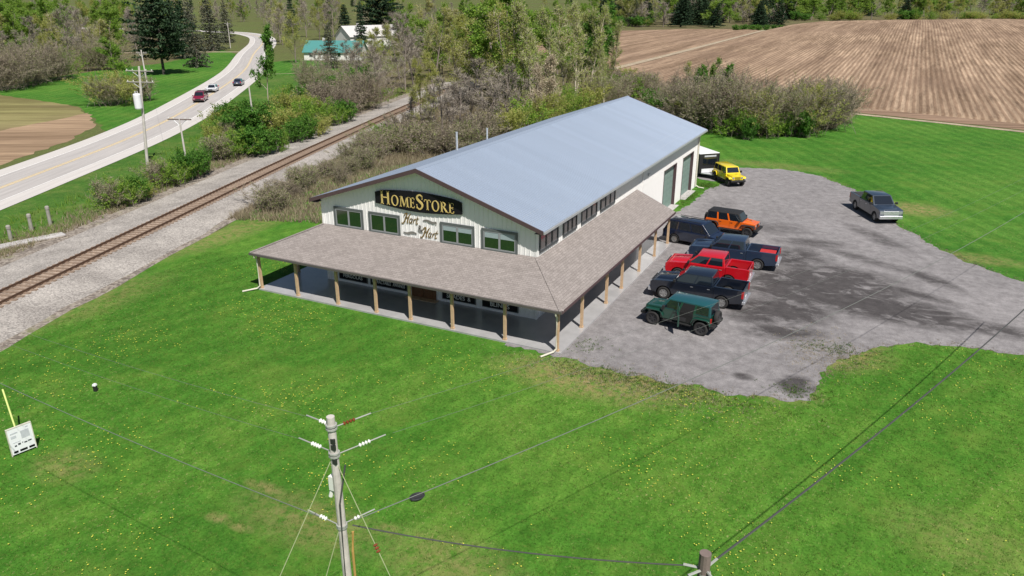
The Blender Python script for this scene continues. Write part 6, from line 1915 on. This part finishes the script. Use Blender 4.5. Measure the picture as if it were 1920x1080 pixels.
 ('con','Fl',[(-116.2,520.1,17,1.53),(-121.3,572.3,14.6,1.55),(-123.1,513,18.4,1.36),(-166.5,450.1,13.2,1.47),(-154.3,467.7,16.1,1.25),(-107.7,606,15.5,1.67),(-110,541.2,14.3,1.57),(-81.8,570.4,19,1.68),(-167.2,651.6,17.9,1.52),(-134.8,533.7,17.9,1.27),(-173.5,570.9,18.9,1.54),(-119.1,480,15.1,1.53),(-75.3,506.9,16.2,1.37),(-116.2,517.5,18.7,1.53),(-204.1,659.6,18.1,1.29),(-123.3,482.6,18.4,1.6),(-64.7,506.6,16.1,1.44),(-170.4,489.8,15.8,1.46),(-209.7,582.6,18,1.4),(-167.5,671,14.9,1.35),(-117,522.9,15.4,1.48),(-112.2,527.9,13.6,1.29),(-124.8,578.9,17.1,1.26),(-101.5,717.1,13.8,1.21),(-72.4,479.6,17.3,1.21),(-142,615.5,16.7,1.53),(-128.9,503.1,14.6,1.41),(-107.5,483.4,14.7,1.27),(-69.8,464.7,14.6,1.63),(-111.9,485.4,17.7,1.56),(-86.7,637.3,17.1,1.43),(-193.1,603.6,17.7,1.43),(-160.3,459,14.4,1.49),(-198.2,616.9,14.1,1.55),(-104.1,491.7,14.9,1.22),(-153.3,512,13.2,1.7),(-92.1,654.6,15,1.7),(-194,698.2,16.3,1.64),(-114.2,451.6,18.2,1.52),(-76.5,525,14.5,1.48),(-100.4,609.3,19,1.31),(-215.4,591.9,13.4,1.48),(-158.8,435,17.7,1.55),(-93.9,454,13.6,1.36),(-130.4,695,15.2,1.4),(-151.3,457.6,18.6,1.63),(-193.6,701.2,15.7,1.37),(-141.1,614.5,14.6,1.25),(-141.8,553.3,18.9,1.23),(-81,532.4,16.4,1.62),(-160.6,470.9,15.6,1.33),(3.2,917.2,15.5,1.8),(-58.3,891.4,17,1.61),(-130.7,859.6,18.4,1.46),(-79.4,648.4,15.1,1.46),(39.2,904.4,16.2,1.84),(-25.9,790.6,18.6,1.61),(6.6,723.3,19.5,1.9),(-49.9,723.1,19.5,1.38),(-77.1,643.8,16.1,1.86),(5.6,668.3,14.9,1.47),(-43.4,880,14.8,1.42),(-103.1,907.6,14.5,1.41),(88.8,886.8,19.3,1.34),(-105,800.5,16.4,1.51),(83.6,838,19.3,1.82)]),
 ('bud','Fl',[(-84,537.7,18.1,1.54),(-157.9,544.5,16.8,1.53),(-146.5,447.2,18.9,1.25),(-197.3,636.5,18.2,1.2),(-96.4,580.5,16,1.35),(-155.1,717.3,13.3,1.57),(-152,618,15.1,1.3),(-142.4,442.8,17.6,1.23),(-86.2,576.7,13.2,1.26),(-179.9,487.2,13.5,1.36),(-94.4,543.6,17.4,1.21),(-151.9,457.3,15.6,1.64),(-137.3,499.8,17.6,1.32),(-72.7,485.6,14.9,1.45),(-92.4,577,14.3,1.66),(-68.2,836.8,15.7,1.84),(-91.9,675.3,19,1.85),(-3.9,957.3,14.8,1.7),(91.5,755.9,17.5,1.84),(8.8,778.8,15.5,1.35),(78.1,785.9,17.1,1.72),(69.4,728.4,15.9,1.39),(45.4,854.1,18,1.31),(-130.6,842.5,18.7,1.86),(31.4,718.4,14.2,1.68),(-128.9,858.8,17.1,1.56),(22.1,685.2,14.7,1.38),(61.5,884.7,17.7,1.64),(108.3,819,19.1,1.47),(32.1,935.6,18.2,1.47),(-35.1,690.3,16.3,1.48),(10.9,709.6,17.5,1.65),(-64.3,808.1,19.3,1.87),(-122.6,802.8,15.8,1.62),(-40.3,730.9,17.1,1.61),(-15.4,953.7,17.2,1.36),(-74.7,771.9,16.6,1.67),(-33.3,810.2,19,1.61),(-110.5,756.9,15.8,1.71),(-125.5,784.6,17.5,1.7),(-75.5,740.7,17.7,1.78),(89.9,889.5,15.8,1.66),(110.2,842.1,15.5,1.53),(-96.3,640.2,15,1.52),(-7.7,830.4,14.2,1.7),(1.8,914.5,18.1,1.35),(79.3,760.6,14.2,1.73),(-94.2,810.1,16.2,1.78),(43,703.6,18,1.72)]),
 ('bare','Fl',[(-101.9,654,17.3,1.51),(-171.4,556.5,13.1,1.63),(-155.7,490.7,16.1,1.67),(-192.4,705.8,18.5,1.51),(-98.6,484.6,15.8,1.35),(-158.8,672.3,15.1,1.63),(-124.7,450.2,13.3,1.61),(-221.2,643.8,14.4,1.27),(-173.4,694.2,18.4,1.55),(-120.8,656.6,15.1,1.33),(-141.3,527.1,14.8,1.2),(-132.3,540.2,16.7,1.51),(-158.8,597.8,16.4,1.49),(-94.6,550.3,15.7,1.21),(-129.8,669.9,16.7,1.36),(-72.8,521.6,17.1,1.27),(-121,485.3,18.7,1.59),(-90,523.7,15.1,1.24),(-147,527,17.7,1.63),(-136.7,445.4,15.2,1.25),(-200.3,663.5,17.6,1.61),(-159.6,576.7,14.4,1.27),(-109.3,691,18.7,1.66),(-127.8,665.2,16.3,1.27),(-103.7,644.2,14.5,1.21),(79.3,817.4,16.2,1.32),(-23.3,845.6,14.8,1.41),(62,758,17.6,1.8),(40.5,769.2,17.5,1.42),(91.1,819,19.2,1.39),(18.6,727.3,19.7,1.31),(111,791.5,16.5,1.7),(4.2,786,16.5,1.34),(94.4,828.6,17.4,1.55),(123.5,1001.2,16.7,1.53),(-116.1,812.7,14.3,1.86),(-64.2,767.3,19.7,1.9),(-131.3,882.7,16.6,1.75)]),
 ('leaf','Fl',[(-123.9,545.2,15.9,1.21),(-102,536,13.3,1.34),(-85.3,562.5,18,1.3),(-110.6,554.8,18,1.54),(-144.7,569.3,13.5,1.52),(-115.4,734.8,15.5,1.26),(-106.6,538.5,13.5,1.22),(-167.9,462.6,13.1,1.64),(-196.3,582.2,14.5,1.35),(-142.2,521.7,18.9,1.44),(-180.6,671.2,15.8,1.65),(-125.5,642.2,17.5,1.66),(-134.6,485.8,18.1,1.56),(-173.9,496,16,1.53),(-107.5,608.3,14,1.6),(-95.7,459,16,1.29),(-226.6,608,14.8,1.5),(-150.4,727.3,18.5,1.6),(-98,576.8,15.2,1.37),(-93.9,675.8,14.9,1.68),(-12.1,776.9,14.8,1.3),(87.6,766,15.1,1.38),(5.2,835.8,19.1,1.82),(-56.2,738.7,14.2,1.72),(19,700.5,17.1,1.57),(31.2,912.9,15.5,1.79),(-6.1,757.5,14.7,1.37),(32.3,747.7,19,1.62),(-17.6,663.2,16,1.44),(-38.7,785.4,18.8,1.85),(-104.3,837.3,16.6,1.6),(-49.5,710.6,17.8,1.78),(115.2,911.6,16.1,1.4),(-85.4,625.2,19.4,1.35),(-49.4,789.2,15.6,1.74),(-45.3,769.2,14.2,1.5),(-70.5,736.5,16.4,1.85),(-64.9,637,17.3,1.59),(-39.4,642.1,14.3,1.31),(13.7,761.9,16.6,1.34),(-95.3,836.2,19.1,1.79),(104.2,1016.5,17.5,1.6),(-36.1,813.3,17.3,1.53),(-81,636,19.8,1.66),(46.3,842.8,14.2,1.71),(-29.8,800.8,19.6,1.39),(124.5,897.2,18.5,1.36),(16.6,929.6,20,1.68),(-70.2,750.7,17.4,1.82),(-102.5,849.9,14.6,1.36),(-126.9,896.7,15.9,1.73),(-39.8,876.6,17.8,1.82),(-88.8,638.8,18.6,1.33),(56.9,905.8,16.4,1.73),(-59.5,635.5,16.4,1.52),(-31,672.3,16.4,1.34),(-76.5,660.1,17.3,1.53),(12.6,714.2,16.7,1.8),(81.1,941.3,15.3,1.54),(31.6,777.9,19.7,1.6),(24.3,815.6,17.2,1.54),(91.2,749.4,15.2,1.73),(-49.6,668.7,19.4,1.36),(-53.5,832.5,18.4,1.73),(-72,683.9,15.9,1.68),(-64.2,663.1,17,1.61),(97.1,786.5,16.1,1.3)]),
 ('mshrub','Fs',[(50.6,672.8,4.9,1.33),(56.4,675.8,6.1,1.98),(74,684.6,6.7,1.59),(24.3,659.6,5.8,1.45),(-38.9,627.8,6.8,1.6),(78.6,686.9,5.5,1.78),(52,673.5,5.4,1.34),(11,652.9,6,1.89),(34.3,664.6,6.3,1.33),(12.3,653.5,4.8,1.68),(90.1,692.7,4.7,1.48),(-117.2,511.3,4.4,1.78),(-50.8,621.8,4.7,1.47),(-42.4,626.1,4.4,1.75),(-28.4,633.1,5.9,1.38),(93,694.1,6.5,1.38),(-102.3,562.3,5.5,1.33),(68.6,681.9,4.6,1.79),(-26.7,633.9,4.5,1.35),(-143.8,421,4.3,1.8),(93.2,694.3,4.8,1.75),(86.4,690.8,4.6,1.68),(80.1,687.7,6.1,1.76),(-135.2,450.2,4.1,1.84),(52.2,673.6,5.1,1.97),(-39.5,627.5,4.5,1.85),(49.5,672.3,5.9,1.57),(-3.9,645.4,5,1.56),(-32,631.3,6.5,1.48),(46.4,670.7,5.2,1.34),(-114.8,519.6,5.5,1.41),(-100.4,568.7,5.9,1.4)]),
 ('gshrub','Fs',[(5.9,650.4,6.4,1.45),(88.4,691.8,5.1,1.59),(10.9,652.9,6.7,1.4),(-68.9,612.7,6,1.41),(-62.1,616.2,4.5,1.61),(-144.1,419.9,5.9,1.74),(-137.9,441.1,5.7,1.74),(-113,525.8,5.3,1.98),(-70.2,399.3,3.2,1.3),(-67.6,405.7,3.1,1.3),(-64.8,412.1,2.9,1.3),(-62,418.7,2.7,1.3),(-59.2,425.4,2.6,1.3),(-56.3,432.3,2.4,1.3),(-53.3,439.3,2.2,1.3)]),
 ('con','Far',[(-1801.5,1211.7,16.9,1),(-10.9,1235,14.9,1),(-1816.8,1174.2,19.3,1),(-1317.6,1045.7,18.8,1),(-296.1,1265.6,14.5,1),(-788.2,940.6,19.7,1),(-763.7,1018.7,16.2,1),(-1007.7,981.8,15.4,1),(153.8,1540.7,19,1),(-1043.3,588.6,14.7,1),(-588.7,1419.7,19,1),(-363.7,1165.3,19.1,1),(150.4,1385.4,16.4,1),(-297.5,1781.2,15.6,1),(-416.7,1430.6,16,1),(-234.7,1208.3,17,1),(-857.6,741.7,16.4,1),(-852.3,1081.5,18.3,1)]),
 ('leaf','Far',[(-1150.4,1035.5,19,1),(147.5,1443.1,18.3,1),(-571.2,1058.8,19.2,1),(-1059.6,1004.8,14.7,1),(-889.5,724.9,15.3,1),(-640.3,1660.5,19.1,1),(-448.8,1067.4,17.8,1),(-197.2,1843,16.4,1),(-1590.1,1144.4,17.7,1),(11.5,1424.5,15,1),(-219.4,1540.7,19,1),(-1319.6,949.8,18.3,1),(-1255.1,751.4,16.1,1),(-821.5,970.1,19.6,1),(-1841.2,1061.1,15.1,1),(-541,1497.4,19.7,1),(-896.3,1683.5,14.4,1),(13.1,1383.1,16.2,1),(-1704.5,1031.5,18.4,1),(-888.8,1062.6,15.9,1),(-500.1,863.1,17.8,1),(-1303.7,765.1,19.2,1),(-135.2,1289.8,16.2,1),(-780.3,864.8,17.1,1),(42.4,1246.4,14.9,1),(-1028.7,771.8,18.4,1),(-395.8,944.1,14.4,1),(79.2,1245.2,19.4,1),(-1141.2,1185.5,18.6,1),(-472,1550.9,15.3,1),(-944.2,1366.8,19.2,1),(-443.8,1623.9,19.8,1),(-596.6,1742.7,18.3,1),(-1647.6,913,17.8,1),(111.3,1879.9,19.2,1),(-1378.8,798.1,15,1)]),
 ('bud','Far',[(-1918.8,1216,19.4,1),(-906.4,1061.9,19.8,1),(-501.4,1105.1,15.3,1),(-180.3,1220.3,18,1),(-39.9,1324.1,17.2,1),(-251,1104.9,19.2,1),(-982.7,1392.1,17.4,1),(-1896.6,1160.4,16.8,1),(-371,1576.9,18.2,1),(-1546.4,872.1,16.9,1),(-627.6,1372.9,17.5,1),(-873.2,1055.3,14.1,1),(-706,1398.2,20,1),(-797.2,833.7,18.1,1),(-648.5,924.6,17.5,1),(-861.1,717.8,15.8,1)]),
]

UNIT = ['first', 'second', 'third', 'fourth', 'fifth', 'sixth', 'seventh', 'eighth', 'ninth', 'tenth', 'eleventh', 'twelfth', 'thirteenth', 'fourteenth', 'fifteenth', 'sixteenth', 'seventeenth', 'eighteenth', 'nineteenth', 'twentieth']
UNIT += ['twenty-' + u for u in UNIT[:9]] + ['thirtieth'] + ['thirty-' + u for u in UNIT[:9]]
ORD = ['leftmost'] + [u + ' from left' for u in UNIT[1:36]]
def bearing(x, y):
    return math.atan2(x - cam.location.x, y - cam.location.y)
cnt = {}
for kind, place, spots in TREES:
    nm, what, cat = KIND[kind]
    spots = sorted(spots, key=lambda q: bearing(q[0], q[1]))
    for idx, (x, y, h, w) in enumerate(spots):
        n = cnt[kind] = cnt.get(kind, 0) + 1
        rnd = random.Random(int(abs(x) * 131 + abs(y) * 17))
        kk = kind
        if kind in ('bshrub', 'mshrub') and h > 4.2:
            kk = {'bshrub': 'bbig', 'mshrub': 'mbig'}[kind]
        H0, protos = PROTO[kk]
        wm, cm = protos[n % len(protos)]
        label = what + ' ' + PLACE[place]
        if 1 < len(spots) <= len(ORD):
            label = what + ' ' + PLACE[place] + ', ' + ORD[idx] if idx < len(spots) - 1 else what + ' ' + PLACE[place] + ', rightmost'
        root = thing(nm, label, cat, (x, y, 0), rnd.uniform(0, 6.28), None if len(spots) == 1 else what + 's ' + PLACE[place])
        s = h / H0 * 1.04
        if cat == 'shrub':
            sx = s * w * rnd.uniform(.9, 1.15)
        elif kind in ('pop', 'leafp'):
            sx = s * w * 1.0
        else:
            sx = s ** .75 * w * rnd.uniform(.95, 1.2)
        root.scale = (sx, sx, s)
        obj('trunk' if cat == 'tree' else 'stems', wm, root)
        obj('crown' if cat == 'tree' else 'foliage', cm, root)

# ---------------------------------------------------------------- ground cover nobody could count
def scatter(name, label, cat, mat, pts, hmin, hmax, wid, per, seed, lean=.45):
    """blades: one long triangle each, numpy-built"""
    rg = np.random.default_rng(seed)
    P = np.repeat(np.asarray(pts, np.float32), per, 0)
    n = len(P)
    P[:, :2] += rg.normal(0, .05 if per < 8 else .12, (n, 2))
    a = rg.uniform(0, 2 * np.pi, n)
    h = rg.uniform(hmin, hmax, n)
    ln = rg.normal(0, lean, (n, 2)) * h[:, None]
    V = np.zeros((n, 3, 3), np.float32)
    z0 = P[:, 2] if P.shape[1] > 2 else 0
    V[:, 0, 0] = P[:, 0] - np.cos(a) * wid / 2
    V[:, 0, 1] = P[:, 1] - np.sin(a) * wid / 2
    V[:, 1, 0] = P[:, 0] + np.cos(a) * wid / 2
    V[:, 1, 1] = P[:, 1] + np.sin(a) * wid / 2
    V[:, 2, 0] = P[:, 0] + ln[:, 0]
    V[:, 2, 1] = P[:, 1] + ln[:, 1]
    V[:, 2, 2] = h
    me = bpy.data.meshes.new(name)
    me.vertices.add(n * 3)
    me.vertices.foreach_set('co', V.reshape(-1))
    me.loops.add(n * 3)
    me.loops.foreach_set('vertex_index', np.arange(n * 3, dtype=np.int32))
    me.polygons.add(n)
    me.polygons.foreach_set('loop_start', np.arange(0, n * 3, 3, dtype=np.int32))
    me.polygons.foreach_set('loop_total', np.full(n, 3, np.int32))
    me.update(calc_edges=True)
    me.materials.append(mat)
    return tag(obj(name, me), label, cat, kind='stuff')
def inside(poly, X, Y):
    c = np.zeros(len(X), bool)
    n = len(poly)
    for i in range(n):
        x0, y0 = poly[i]
        x1, y1 = poly[(i + 1) % n]
        if y0 == y1:
            continue
        k = ((y0 > Y) != (y1 > Y)) & (X < (x1 - x0) * (Y - y0) / (y1 - y0) + x0)
        c ^= k
    return c
rg = np.random.default_rng(5)
LOT = [(0.28, -0.55), (4.3, -0.6), (7.6, -0.5), (10.2, -0.3), (13.1, 0.6), (13.2, 2.6), (13.6, 5.2), (14.9, 7.8), (17.0, 9.9), (19.7, 11.0), (22.7, 10.9), (34, 9.5), (34, 19.5), (24.0, 24.5), (22.2, 25.9), (18.2, 31.3), (16.3, 35.3), (14.4, 41.1), (11.7, 47.7), (8.1, 52.7), (4.0, 54.3), (0.1, 53.5), (-2.4, 51.5), (-2.9, 28), (-3, 3)]
FRONT = [(-27.5, -14), (-24, -24), (30, -24), (30, 9.0), (22.7, 10.5), (19.7, 10.6), (17, 9.5), (15.2, 7.5), (13.9, 5), (13.5, .2), (10, -.8), (0.4, -1.1), (-21.8, -.7), (-22, 6), (-31, 4)]
X, Y = rg.uniform(-32, 30, 90000), rg.uniform(-24, 11, 90000)
k = inside(FRONT, X, Y)
pts = np.stack([X[k], Y[k]], 1)
scatter('lawn_grass', 'short green blades of the mown lawn in front of the store', 'grass', M['l_blade'], pts, .03, .075, .022, 4, 1)
# ragged taller tufts along the lot edge and dry clippings
edge = []
for i in range(len(LOT) - 6):
    a, b = np.array(LOT[i]), np.array(LOT[i + 1])
    L = np.linalg.norm(b - a)
    for t in rg.uniform(0, 1, int(L * 9)):
        edge.append(a + (b - a) * t + rg.normal(0, .22, 2))
scatter('edge_tufts', 'ragged yellowish tufts along the edge of the gravel', 'grass', M['l_dry'], np.array(edge), .04, .12, .03, 6, 2)
straw = [(12.9 + rg.normal(0, 1.1), 6.4 + rg.normal(0, 1.5)) for _ in range(900)] + [(4.5 + rg.normal(0, 3.2), -1.6 + rg.normal(0, .8)) for _ in range(1500)]
scatter('dry_straw', 'pale straw-like dead grass at the bitten edge of the gravel', 'dry grass', M['l_dry'], np.array(straw), .02, .07, .035, 5, 12, .8)
rim = []
for (cx, cy, rx, ry, n) in [(13.4, 7.2, 2.2, 1.2, 160), (5.5, -1.2, 6, .9, 500), (12.4, 1.2, 1.6, 1.0, 120), (1.2, 1.6, 1.0, 1.2, 60), (-2.2, 37, .7, 4.2, 300), (-1.9, 42.6, 1.0, 1.4, 260)]:
    for _ in range(n):
        rim.append((cx + rg.normal(0, rx * .5), cy + rg.normal(0, ry * .5)))
scatter('weed_tufts', 'green weeds pushing through the edge of the gravel', 'weeds', M['l_blade'], np.array(rim), .04, .13, .03, 7, 3)
# dandelions: small yellow heads in drifts
nd = 20000
X, Y = rg.uniform(-30, 30, nd), rg.uniform(-24, 11, nd)
k = inside(FRONT, X, Y)
keep = np.array([noise.noise(Vector((x * .16, y * .2, 4.0))) + .35 * noise.noise(Vector((x * .9, y * .9, 9.0))) > rnd_ for x, y, rnd_ in zip(X, Y, rg.uniform(-.05, .55, nd))])
k &= keep
mb = MB()
for x, y in zip(X[k], Y[k]):
    s = rg.uniform(.016, .034)
    z = rg.uniform(.05, .09)
    hx = [(x + s * math.cos(a), y + s * math.sin(a), z) for a in (0, 1.05, 2.09, 3.14, 4.19, 5.24)]
    mb.add(hx + [(x, y, z + s * .6)], [(0, 1, 6), (1, 2, 6), (2, 3, 6), (3, 4, 6), (4, 5, 6), (5, 0, 6)])
tag(mb.build('dandelions', M['dandelion']), 'yellow dandelion heads scattered over the front lawn', 'flowers', kind='stuff')
# dry grass and reeds beside the track
band = []
for _ in range(17000):
    s_ = rg.uniform(50, 128)
    p, d = at_len(TRK, ACC, s_)
    nrm = Vector((d.y, -d.x))
    off = 4.6 + 17 * rg.uniform(0, 1) ** 1.3
    q = p + nrm * off
    if q.x < -23 and not (q.y < 12 and off > 5.5 + (q.y - 2) * .3):
        band.append((q.x, q.y))
scatter('dry_reeds', 'tan dry grass and reeds between railway and store', 'dry grass', M['l_dry'], np.array(band), .2, .85, .045, 6, 4, .4)
band = []
for _ in range(5000):
    s_ = rg.uniform(35, 120)
    p, d = at_len(TRK, ACC, s_)
    nrm = Vector((-d.y, d.x))
    off = 6.6 + abs(rg.normal(0, 1.8))
    q = p + nrm * off
    band.append((q.x, q.y))
scatter('trackside_grass', 'straw-coloured grass along the road side of the ballast', 'dry grass', M['l_dry'], np.array(band), .12, .5, .04, 5, 6, .4)
band = []
for _ in range(12000):
    x, y = rg.uniform(-90, -40), rg.uniform(-2, 100)
    p, d = at_len(TRK, ACC, min(max(0, (y + 38) * 1.045), ACC[-1] - 1))
    off = (p.x - x) * .95
    if 6.5 < off < 24 and noise.noise(Vector((x * .09, y * .09, 2))) > -.05:
        rx = min((v - Vector((x, y))).length for v in ROAD[::3])
        if rx > 9:
            band.append((x, y))
scatter('scrub_grass', 'rough green and olive undergrowth between road and railway', 'undergrowth', M['l_leaf'], np.array(band), .2, .8, .05, 4, 7, .4)
